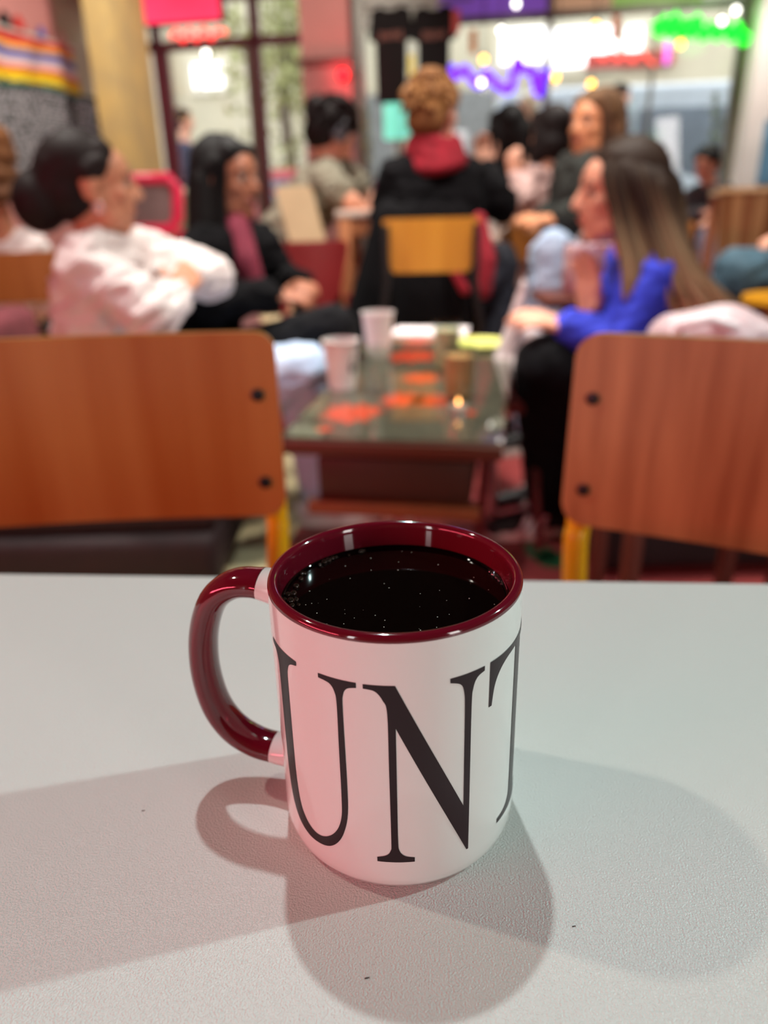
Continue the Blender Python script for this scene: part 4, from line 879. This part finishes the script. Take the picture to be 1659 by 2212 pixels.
pl = thing('dessert_plate', 'pale yellow plate at the far end of the low table', 'plate', p)
MB().lathe([(0, 0), (.05, 0), (.055, .002), (.085, .012), (.084, .014), (.05, .005), (0, .005)], n=40).build('dish', mat('pale_yellow_glaze', (220, 222, 120), .3, .05), pl)
MB().lathe([(.08, .0115), (.086, .0125), (.085, .0145), (.08, .0135)], n=40, close=True).build('rim', mat('lemon_rim', (232, 234, 160), .3), pl)
p = at_lt(925, 722)
pp = thing('paper_sheets', 'white folded papers at the back of the low table', 'paper', p, ang)
for k in range(3): MB().box((.004*k, .003*k, .003+.004*k), (.24, .15, .003)).build('sheet', mat('white_paper', (236, 226, 228), .7, .02), pp, bevel=.0008)
# white crumpled bag with a cup at the right end
p = at(1110, 790, 2.05)
bg_ = thing('plastic_bag', 'crumpled white plastic bag with twisted handle beside the low table', 'bag', (p.x, p.y, 0))
mb = MB(); B0 = V((p.x, p.y, 0))
mb.cap(at(1100, 800, 2.05)-B0, .05, at(1150, 805, 2.05)-B0, .055); mb.cap(at(1088, 790, 2.05)-B0, .035, at(1112, 700, 2.05)-B0, .022); mb.cap(at(1112, 700, 2.05)-B0, .022, at(1132, 612, 2.05)-B0, .010); mb.cap(at(1150, 800, 2.08)-B0, .05, at(1140, 735, 2.08)-B0, .045)
bo = blob('bag_body', mb, mat('white_plastic_film', (216, 202, 202), .35, .08, 12, bump=.9, bscale=40), bg_, .007, 1)
st = thing('side_stool', 'small dark red stool holding the white plastic bag', 'stool', (p.x, p.y, 0))
zt = at(1110, 830, 2.05).z
MB().lathe([(0, zt-.05), (.13, zt-.05), (.14, zt-.03), (.135, zt-.012), (0, zt-.012)], n=28).build('seat', mat('dark_red_lacquer', (96, 34, 34), .4), st)
for k in range(4): MB().tube([(.08*cos(k*pi/2+.7), .08*sin(k*pi/2+.7), zt-.05), (.12*cos(k*pi/2+.7), .12*sin(k*pi/2+.7), 0)], .011, 8).build('leg', MATS['dark_red_lacquer'], st)
# coat on the right chair, magazine behind the girl
p = at(1545, 712, 1.35)
pk = thing('pink_bundle', 'pale pink and white quilted bag behind the brown chair', 'bag', (p.x, p.y, 0))
mb = MB(); B0 = V((p.x, p.y, 0))
mb.cap(at(1455, 735, 1.35)-B0, .05, at(1560, 745, 1.35)-B0, .075); mb.cap(at(1560, 745, 1.35)-B0, .075, at(1650, 775, 1.35)-B0, .06); mb.cap(at(1480, 800, 1.35)-B0, .07, at(1640, 820, 1.35)-B0, .08)
blob('bag_body', mb, mat('pink_quilted_nylon', (206, 168, 170), .5, c2=(226, 214, 220), scale=9, bump=.8, bscale=30), pk, .009, 2)
MB().tube([at(1440, 745, 1.33)-B0, at(1470, 705, 1.30)-B0, at(1530, 690, 1.29)-B0, at(1600, 712, 1.30)-B0, at(1640, 745, 1.33)-B0], .010, 8).build('strap', mat('white_strap', (230, 220, 224), .5), pk)
zb = (at(1545, 820, 1.35)).z-.09
sx = thing('low_stand', 'low dark stand beneath the pink quilted bag', 'stool', (p.x, p.y, 0))
MB().box((0, 0, zb-.02), (.34, .26, .03)).build('top', m_dkw, sx, bevel=.004)
for a in (-1, 1):
    for b in (-1, 1): MB().box((a*.14, b*.1, (zb-.035)/2), (.03, .03, zb-.035)).build('leg', m_dkw, sx, bevel=.003)
p = at(1275, 550, 2.35)
pbk = thing('paper_bag', 'red and white patterned paper bag behind the raised hand', 'bag', (p.x, p.y, 0), .2)
zc_ = p.z
MB().box((0, 0, zc_-.04), (.14, .07, .14)).build('bag_body', mat('red_white_print', (150, 52, 54), .7, c2=(214, 190, 196), scale=24), pbk, bevel=.006)
for s in (-1, 1): MB().tube([(-.03, s*.03, zc_+.03), (-.02, s*.03, zc_+.06), (.02, s*.03, zc_+.06), (.03, s*.03, zc_+.03)], .003, 6).build('handle', m_white, pbk)
pd = thing('plinth_table', 'small dark side table under the red and white paper bag', 'table', (p.x, p.y, 0))
MB().box((0, 0, zc_-.125), (.3, .24, .025)).build('top', m_dkw, pd, bevel=.004)
MB().tube([(0, 0, 0.02), (0, 0, zc_-.135)], .02, 10).build('column', m_blkt, pd); MB().lathe([(0, 0), (.12, 0), (.12, .012), (.02, .025), (0, .025)], n=24).build('foot', m_blkt, pd)

# ================================================================== other tables
def small_table(label, c, rz, sx, sy, h, top, frame_m, aw=.045):
    t = thing('small_table', label, 'table', (c[0], c[1], 0), rz)
    MB().box((0, 0, h-.012), (sx, sy, .024)).build('tabletop', top, t, bevel=.003)
    for q in (-1, 1):
        MB().box((0, q*(sy/2-.03), h-.024-aw/2), (sx-.04, .03, aw)).build('apron', frame_m, t, bevel=.003)
        for r in (-1, 1): MB().box((q*(sx/2-.035), r*(sy/2-.03), (h-.024)/2), (.05, .05, h-.024)).build('leg', frame_m, t, bevel=.004)
    return t
m_pt = mat('pale_tabletop', (206, 182, 168), .4, .05); m_or = mat('orange_wood', (178, 112, 72), .5, .12, 8)
q = atz(740, 470, .905)
q0 = at(742, 468, 3.1)
small_table('small orange wood table under the leaning person', (q0.x+.24, q0.y+.26, 0), -RA*.3, .52, .5, q0.z+.02, m_pt, m_or, .07)
def on(px, py, Y): return at(px, py, Y)
p = V((.62, 3.95, .0)); small_table('back table in the middle of the far group', (.32, 3.86, 0), -RA, .55, .42, .78, m_pt, m_or)
q1 = at(1660, 412, 4.6)
small_table('pale wood table at the right edge by the window', (q1.x+.1, q1.y, 0), -RA, .7, .6, q1.z, mat('pale_pine', (214, 180, 130), .5, .1), m_or)
for label, px, py, Y, zz in (('white cup held by the far group', 1105, 452, 3.15, None), ('white cup beside the ochre chair', 1066, 468, 3.2, None)):
    pass
def cup_on(label, x, y, z, s=1.0, c=(226, 222, 218)):
    t = thing('coffee_cup', label, 'cup', (x, y, z)); MB().lathe([(0, 0), (.024*s, 0), (.038*s, .06*s), (.036*s, .06*s), (.022*s, .005), (0, .005)], n=24).build('bowl', mat('white_cup_glaze', c, .25, .03), t)
    MB().tube([V((.036*s, 0, .048*s)), V((.056*s, 0, .042*s)), V((.054*s, 0, .02*s)), V((.03*s, 0, .016*s))], .004*s, 8).build('handle', mat('white_cup_glaze', c, .25, .03), t)
cup_on('white coffee cup on the far group\'s back table', .53, 3.72, .78, 1.3); cup_on('white coffee cup on the small orange wood table', q0.x+.16, q0.y+.14, q0.z+.02, 1.1)
vz = thing('plum_scarf', 'plum coloured scarf bundled on the small orange wood table', 'scarf', (q0.x+.2, q0.y+.36, q0.z+.02))
mb = MB(); [mb.cap((random.uniform(-.08, .08), random.uniform(-.06, .06), .03), .03, (random.uniform(-.08, .08), random.uniform(-.05, .05), .09), .035) for k in range(7)]
blob('cloth', mb, mat('plum_wool', (96, 24, 66), .9, .2, 30), vz, .01, 3)
# brown stave tub at the right edge
p = at(1640, 475, 3.5)
tub = thing('wooden_tub', 'brown wooden stave tub with pale rim at the right edge', 'tub', (p.x+.03, p.y+.15, 0))
z0, z1 = at(1600, 528, 3.5).z-.15, at(1600, 415, 3.5).z
for k in range(18):
    a = 2*pi*k/18; th = 2*pi/18*.47; mb = MB(); vs = []
    for z, r in ((z0, .115), (z1, .15)):
        for rr in (r-.015, r):
            for s in (-1, 1): vs.append((rr*cos(a+s*th), rr*sin(a+s*th), z))
    mb.add(vs, [(0, 1, 3, 2), (4, 6, 7, 5), (0, 4, 5, 1), (2, 3, 7, 6), (0, 2, 6, 4), (1, 5, 7, 3)]); mb.build('stave', mat('stave_wood_%d' % (k % 2), ((134, 84, 46), (168, 122, 78))[k % 2], .7, .2, 12, stretch=(1, 1, .15)), tub, smooth=False)
MB().lathe([(.13, z1), (.158, z1), (.158, z1+.02), (.13, z1+.02)], n=28, close=True).build('rim', mat('pale_rim_wood', (220, 186, 136), .6), tub)
MB().lathe([(0, z0), (.113, z0), (.113, z0+.02), (0, z0+.02)], n=28).build('bottom', MATS['stave_wood_0'], tub)
for k in range(3): MB().tube([(.08*cos(k*2.1), .08*sin(k*2.1), z0), (.13*cos(k*2.1), .13*sin(k*2.1), 0)], .014, 8).build('leg', MATS['stave_wood_0'], tub)

# ================================================================== left wall: chalkboard and striped flag
def LWp(v, z, d=.0): return RM(UL+d, v, z)
cbz = thing('chalkboard', 'black chalkboard menu with white scribbles on the left wall', 'board', LWp(6.5, 1.2))
ocb = LWp(6.5, 1.2)
def lwbox(n, v0, v1, z0, z1, d0, d1, m, par, off, top_drop=0.0):
    vs = [LWp(v, z - (top_drop if False else 0), d) for d in (d0, d1) for v, z in ((v0, z0), (v1, z0), (v1, z1), (v0, z1))]
    return MB().add(vs, [(0, 1, 2, 3), (7, 6, 5, 4), (0, 4, 5, 1), (1, 5, 6, 2), (2, 6, 7, 3), (3, 7, 4, 0)]).build(n, m, par, smooth=False, off=off)
lwbox('slate', 5.2, 7.30, 1.15, 1.86, .0, .03, mat('chalkboard_slate', (58, 60, 62), .8, .25, 5), cbz, ocb)
for v0, v1, z0, z1 in ((5.2, 7.3, 1.12, 1.15), (5.2, 7.3, 1.86, 1.885), (5.17, 5.2, 1.12, 1.885), (7.3, 7.33, 1.12, 1.885), (6.84, 6.87, 1.15, 1.86)): lwbox('frame_bar', v0, v1, z0, z1, 0, .04, mat('dark_board_frame', (46, 44, 44), .6), cbz, ocb)
mb = MB(); rnd = random.Random(9)
for row in range(24):
    z = 1.84-row*.028; v = 5.3
    while v < 7.25:
        L = rnd.uniform(.02, .07)
        if rnd.random() < .9 and not 6.80 < v < 6.9:
            vs = [LWp(v+a*L, z+b*rnd.uniform(.004, .010)-.006, .0312) for a, b in ((0, -1), (1, -1), (1, 1), (0, 1))]; mb.add(vs, [(0, 1, 2, 3)])
        v += L+rnd.uniform(.01, .04)
tag(mb.build('chalk_writing', mat('white_chalk', (206, 204, 212), .9), cbz, smooth=False, off=ocb), kind='stuff')
fg = thing('rainbow_flag', 'striped rainbow flag hanging above the chalkboard', 'flag', LWp(6.4, 2.0, .05)); ofg = LWp(6.4, 2.0, .05)
FS = [((216, 56, 48), .055), ((240, 176, 84), .045), ((66, 98, 178), .058), ((232, 200, 200), .06), ((228, 96, 36), .04), ((240, 204, 26), .075), ((40, 110, 96), .03)]
zt = 2.20
for i, (c, h_) in enumerate(FS):
    vs = []; n = 26
    for k in range(n+1):
        v = 5.3+1.72*k/n; dr = .05*sin(k/n*9+.3*i)*.3
        for zz in (zt, zt-h_):
            for d in (.05+.02*sin(k*.9+i*.4), .056+.02*sin(k*.9+i*.4)): vs.append(LWp(v, zz+dr+.02*(k/n), d))
    fs = []
    for k in range(n):
        a = 4*k; b = a+4; fs += [(a, b, b+2, a+2), (a+1, a+3, b+3, b+1), (a, a+1, b+1, b), (a+2, b+2, b+3, a+3)]
    fs += [(0, 2, 3, 1), (4*n, 4*n+1, 4*n+3, 4*n+2)]
    MB().add(vs, fs).build('stripe', mat('flag_cloth_%d' % i, c, .8, .06), fg, off=ofg); zt -= h_
MB().tube([LWp(5.25, 2.215, .055), LWp(7.05, 2.235, .055)], .012, 8).build('flag_pole', m_white, fg, off=ofg)
u_, z_ = 0, 0
for c, vv, s in (((198, 52, 46), 6.25, .05), ((28, 28, 30), 6.08, .05), ((96, 98, 170), 6.55, .04), ((224, 196, 190), 6.85, .05)):
    k = thing('small_toy', 'small %s soft toy perched on the rainbow flag pole' % {198: 'red', 28: 'black', 96: 'violet', 224: 'pale pink'}[c[0]], 'toy', LWp(vv, 2.23, .055), 0)
    mb = MB().ball((0, 0, s*.7), (s, s, s*.8)).ball((0, 0, s*1.6), s*.6); blob('toy_body', mb, mat('toy_%d' % c[0], c, .9, .1), k, .012, 2)

# ================================================================== window dressing: tees, neon, bulbs, lamp
def tee(label, px, Yv, mk):
    u, z = fac(px, 120, VF-.12); t = thing('hanging_tshirt', label, 'shirt', RM(u, VF-.12, z), -RA, 'black tees hanging in the window')
    out = [(-.10, .36), (-.20, .33), (-.235, .12), (-.165, .10), (-.160, -.36), (.160, -.36), (.165, .10), (.235, .12), (.20, .33), (.10, .36), (.05, .33), (-.05, .33)]
    n = len(out); vs = [(x*.82, y, zz) for y in (-.02, .02) for x, zz in out]
    MB().add(vs, [tuple(range(n)), tuple(reversed(range(n, 2*n)))]+[(i, n+i, n+(i+1) % n, (i+1) % n) for i in range(n)]).build('cloth', mat('black_tee_cloth', (14, 13, 14), .9, .2, 20, bump=.2), t, smooth=False, bevel=.012)
    rnd = random.Random(px)
    mb = MB()
    for k in range(8):
        x = -.085+.025*k; mb.box((x, -.0235, .145+rnd.uniform(-.006, .006)), (.014, .003, rnd.uniform(.04, .075)))
    mb.build('printed_lettering', mat('faded_pink_print', (150, 104, 92), .8), t)
    MB().tube([(-.13, 0, .345), (0, 0, .39), (.13, 0, .345)], .006, 6).build('hanger', m_white, t); MB().tube([(0, 0, .39), (0, 0, .43), (.02, 0, .45), (.03, 0, .43)], .003, 6).build('hook', MATS['brushed_steel'], t)
tee('black printed tee hanging in the window, left of the pair', 845, 0, 0); tee('black printed tee hanging in the window, right of the pair', 937, 0, 0)
u, z = fac(891, 155, VF-.12)
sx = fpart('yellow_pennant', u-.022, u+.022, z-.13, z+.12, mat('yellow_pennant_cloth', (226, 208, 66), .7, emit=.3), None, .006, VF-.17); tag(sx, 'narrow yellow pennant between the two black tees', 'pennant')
rl = MB().tube([RM(-1.44, VF-.12, 2.46), RM(-.5, VF-.12, 2.46)], .012, 8).build('hanging_rail', m_steel); tag(rl, 'grey rail from which the black tees hang', 'rail')
u, z = fac(868, 250, VF+.5)
gs = thing('lightbox_sign', 'mint green lit pavement sign outside below the black tees', 'sign', RM(u, VF+.5, -.06)); ogs = RM(u, VF+.5, -.06)
fpart('lit_face', u-.17, u+.12, z-.2, z+.16, mat('mint_lightbox', (120, 224, 196), .4, emit=.9), gs, .06, VF+.5, off=ogs); fpart('post', u-.05, u, -.06, z-.2, m_steel, gs, .05, VF+.5, off=ogs)
def neon(name, label, pts, r, c, strength, v=VF-.05, light=None, group=None):
    P3 = [RM(*((lambda q: (q[0], v, q[1]))(fac(x, y, v)))) for x, y in pts]; base = P3[0]
    t = thing(name, label, 'neon sign', base, 0, group)
    MB().tube(crom(P3, 4), r, 8).build('tube', mat('neon_%d_%d_%d' % c, c, .3, 0, emit=strength), t, off=base)
    MB().tube([P3[0]+VD*.03, P3[len(P3)//2]+VD*.03, P3[-1]+VD*.03], .006, 6).build('bracket', m_steel, t, off=base)
    if light:
        m = sum(P3, V((0, 0, 0)))/len(P3); lamp('POINT', name+'_light', m-VD*.12, light, tuple(lin(c)[:3]), shadow_soft_size=.2)
    return t
pur = [(972, 142), (985, 165), (1003, 148), (1020, 172), (1036, 182), (1048, 158), (1066, 176), (1084, 188), (1102, 194), (1112, 150), (1118, 128), (1130, 150), (1150, 152), (1158, 180), (1164, 204), (1170, 170), (1182, 152)]
neon('neon_script', 'purple neon script scrawled across the shop window', pur, .036, (104, 26, 255), 1.7, light=4)
gre = [(1412, 48), (1425, 75), (1435, 38), (1448, 80), (1458, 32), (1472, 84), (1482, 45), (1496, 80), (1505, 36), (1520, 84), (1535, 55), (1550, 82), (1565, 50), (1580, 86), (1592, 52), (1606, 92), (1618, 72)]
neon('neon_script', 'green neon script at the top right of the window', gre, .032, (4, 235, 40), 2.2, light=5)
neon('neon_script', 'soft red neon word in the middle of the window', [(1290, 118), (1305, 128), (1320, 112), (1335, 130), (1350, 114), (1368, 132), (1385, 112), (1400, 128), (1415, 142)], .014, (255, 96, 86), 1.3, light=None)
neon('neon_script', 'red neon lettering in the transom above the glass door', [(370, 82), (382, 66), (395, 88), (410, 64), (425, 86), (440, 62), (455, 84), (468, 66), (488, 70)], .02, (255, 70, 66), 2.5)
neon('neon_tube', 'short pink neon stick hanging under the green script', [(1444, 88), (1442, 105), (1441, 122), (1439, 138)], .022, (226, 110, 240), 1.6)
u0, z0 = fac(302, 54, VF-.3); u1, z1 = fac(474, 2, VF-.3)
rb = thing('red_lightbox', 'glowing red lightbox above the street door', 'sign', RM((u0+u1)/2, VF-.3, z0)); orb = RM((u0+u1)/2, VF-.3, z0)
fpart('face', u0, u1, z0, z0+.33, mat('red_lightbox_face', (255, 58, 96), .5, .05, emit=1.1), rb, .06, VF-.33, off=orb); fpart('housing', u0-.02, u1+.02, z0-.012, z0+.345, m_maroon, rb, .08, VF-.27, off=orb)
u, z = fac(741, 162, VF-.27)
rl_ = thing('red_lamp', 'round red lamp on the pink column', 'lamp', RM(u, VF-.27, z))
MB().ball((0, 0, 0), .045, n=18, h=12).build('globe', mat('red_lamp_glow', (255, 6, 24), .3, 0, emit=3.5), rl_)
MB().tube([V((0, 0, 0)), VD*.05], .02, 10).build('socket', m_blkt, rl_)
lamp('POINT', 'red_lamp_light', RM(u, VF-.38, z), 3, (1, .05, .1), shadow_soft_size=.05)
def bulb(label, px, py, c, s, grp, r=.026, v=VF-.25):
    u, z = fac(px, py, v); t = thing('string_bulb', label, 'bulb', RM(u, v, z), 0, grp)
    MB().ball((0, 0, 0), (r, r, r*1.15), n=14, h=10).build('globe', mat('bulb_%d_%d' % (c[1], int(s)), c, .2, 0, emit=s), t); MB().lathe([(0, r*.9), (r*.5, r*.9), (r*.5, r*1.9), (0, r*1.9)], n=12).build('cap', m_blkt, t)
    MB().tube([(0, 0, r*1.8), (0, 0, 2.72-z if 2.72-z > .1 else .1)], .003, 5).build('cord', m_blkt, t)
for px, py, w_ in ((1287, 55, 'under the orange pennant'), (1470, 95, 'beside the pink neon stick'), (1200, 167, 'right of the purple script'), (1277, 181, 'above the woman in green cardigan'), (1045, 128, 'above the purple script')):
    bulb('amber string bulb hanging '+w_, px, py, (255, 190, 60), 6, 'string bulbs in the window')
for px, py, w_ in ((1115, 8, 'at the top of the purple transom'), (1083, 66, 'left of the bright windows'), (1305, 84, 'right of the bright windows'), (1560, 45, 'behind the green script'), (1590, 22, 'at the top right corner'), (1040, 178, 'within the purple script'), (445, 115, 'inside the glass door')):
    bulb('white string bulb '+w_, px, py, (255, 250, 240), 7, 'string bulbs in the window', .022)
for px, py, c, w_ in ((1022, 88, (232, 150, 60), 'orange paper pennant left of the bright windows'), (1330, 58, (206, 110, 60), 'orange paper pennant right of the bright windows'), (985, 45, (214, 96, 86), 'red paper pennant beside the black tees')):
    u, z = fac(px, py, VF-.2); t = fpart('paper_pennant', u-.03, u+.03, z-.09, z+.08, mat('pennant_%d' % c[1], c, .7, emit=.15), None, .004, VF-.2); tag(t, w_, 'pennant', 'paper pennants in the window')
# trailing plants at the window edges
def vine(label, px, py0, py1, v, n, c):
    u, z1 = fac(px, py0, v); z0 = .42; t = thing('trailing_plant', label, 'plant', RM(u, v, z0)); rnd = random.Random(px)
    MB().lathe([(0, 0), (.05, 0), (.07, .12), (.062, .12), (.05, .1), (0, .1)], n=20).build('pot', mat('terracotta_pot', (150, 92, 66), .8), t)
    st_ = []
    for k in range(4):
        st_.append([(rnd.uniform(-.05, .05), rnd.uniform(-.03, .03), (z1-z0)*q/5) for q in range(6)]); MB().tube(crom(st_[-1], 3), .004, 5).build('stem', mat('plant_stem', (90, 96, 50), .7), t)
    lm = MB().add([(0, 0, 0), (.018, .012, .006), (.05, 0, -.004), (.018, -.012, .006)], [(0, 1, 2, 3)]).mesh('leaf')
    for k in range(n):
        P_ = st_[k % 4]; q = rnd.random()*(len(P_)-1); a = V(P_[int(q)]).lerp(V(P_[min(int(q)+1, 5)]), q % 1); o = link('leaf', lm, mat('plant_leaf_%d' % c[0], c, .5, .2), t, False)
        o.location = a; o.rotation_euler = (rnd.uniform(-.8, .8), rnd.uniform(-.6, .9), rnd.uniform(0, 6.28)); s = rnd.uniform(.8, 1.5); o.scale = (s, s, s)
vine('trailing green plant at the right edge of the window', 1555, 200, 420, VF-.2, 90, (104, 128, 70)); vine('yellow-green trailing plant beside the grey window post', 792, 235, 380, VF-.2, 60, (150, 156, 84))

# ================================================================== tiny crumbs on the white table
for px, py, r, w_ in ((793, 2114, .00035, 'within the mug\'s front shadow'), (1240, 2002, .0003, 'right of the mug on the white table'), (310, 1752, .0003, 'left of the handle shadow')):
    p = atz(px, py, TABLE_Z); c = MB().cap((-r*1.6, 0, r*.5), r*.5, (r*1.6, r*.6, r*.5), r*.35, 6).build('crumb', mat('dark_crumb', (70, 56, 50), .8)); c.location = p; tag(c, 'tiny dark crumb lying '+w_, 'crumb')
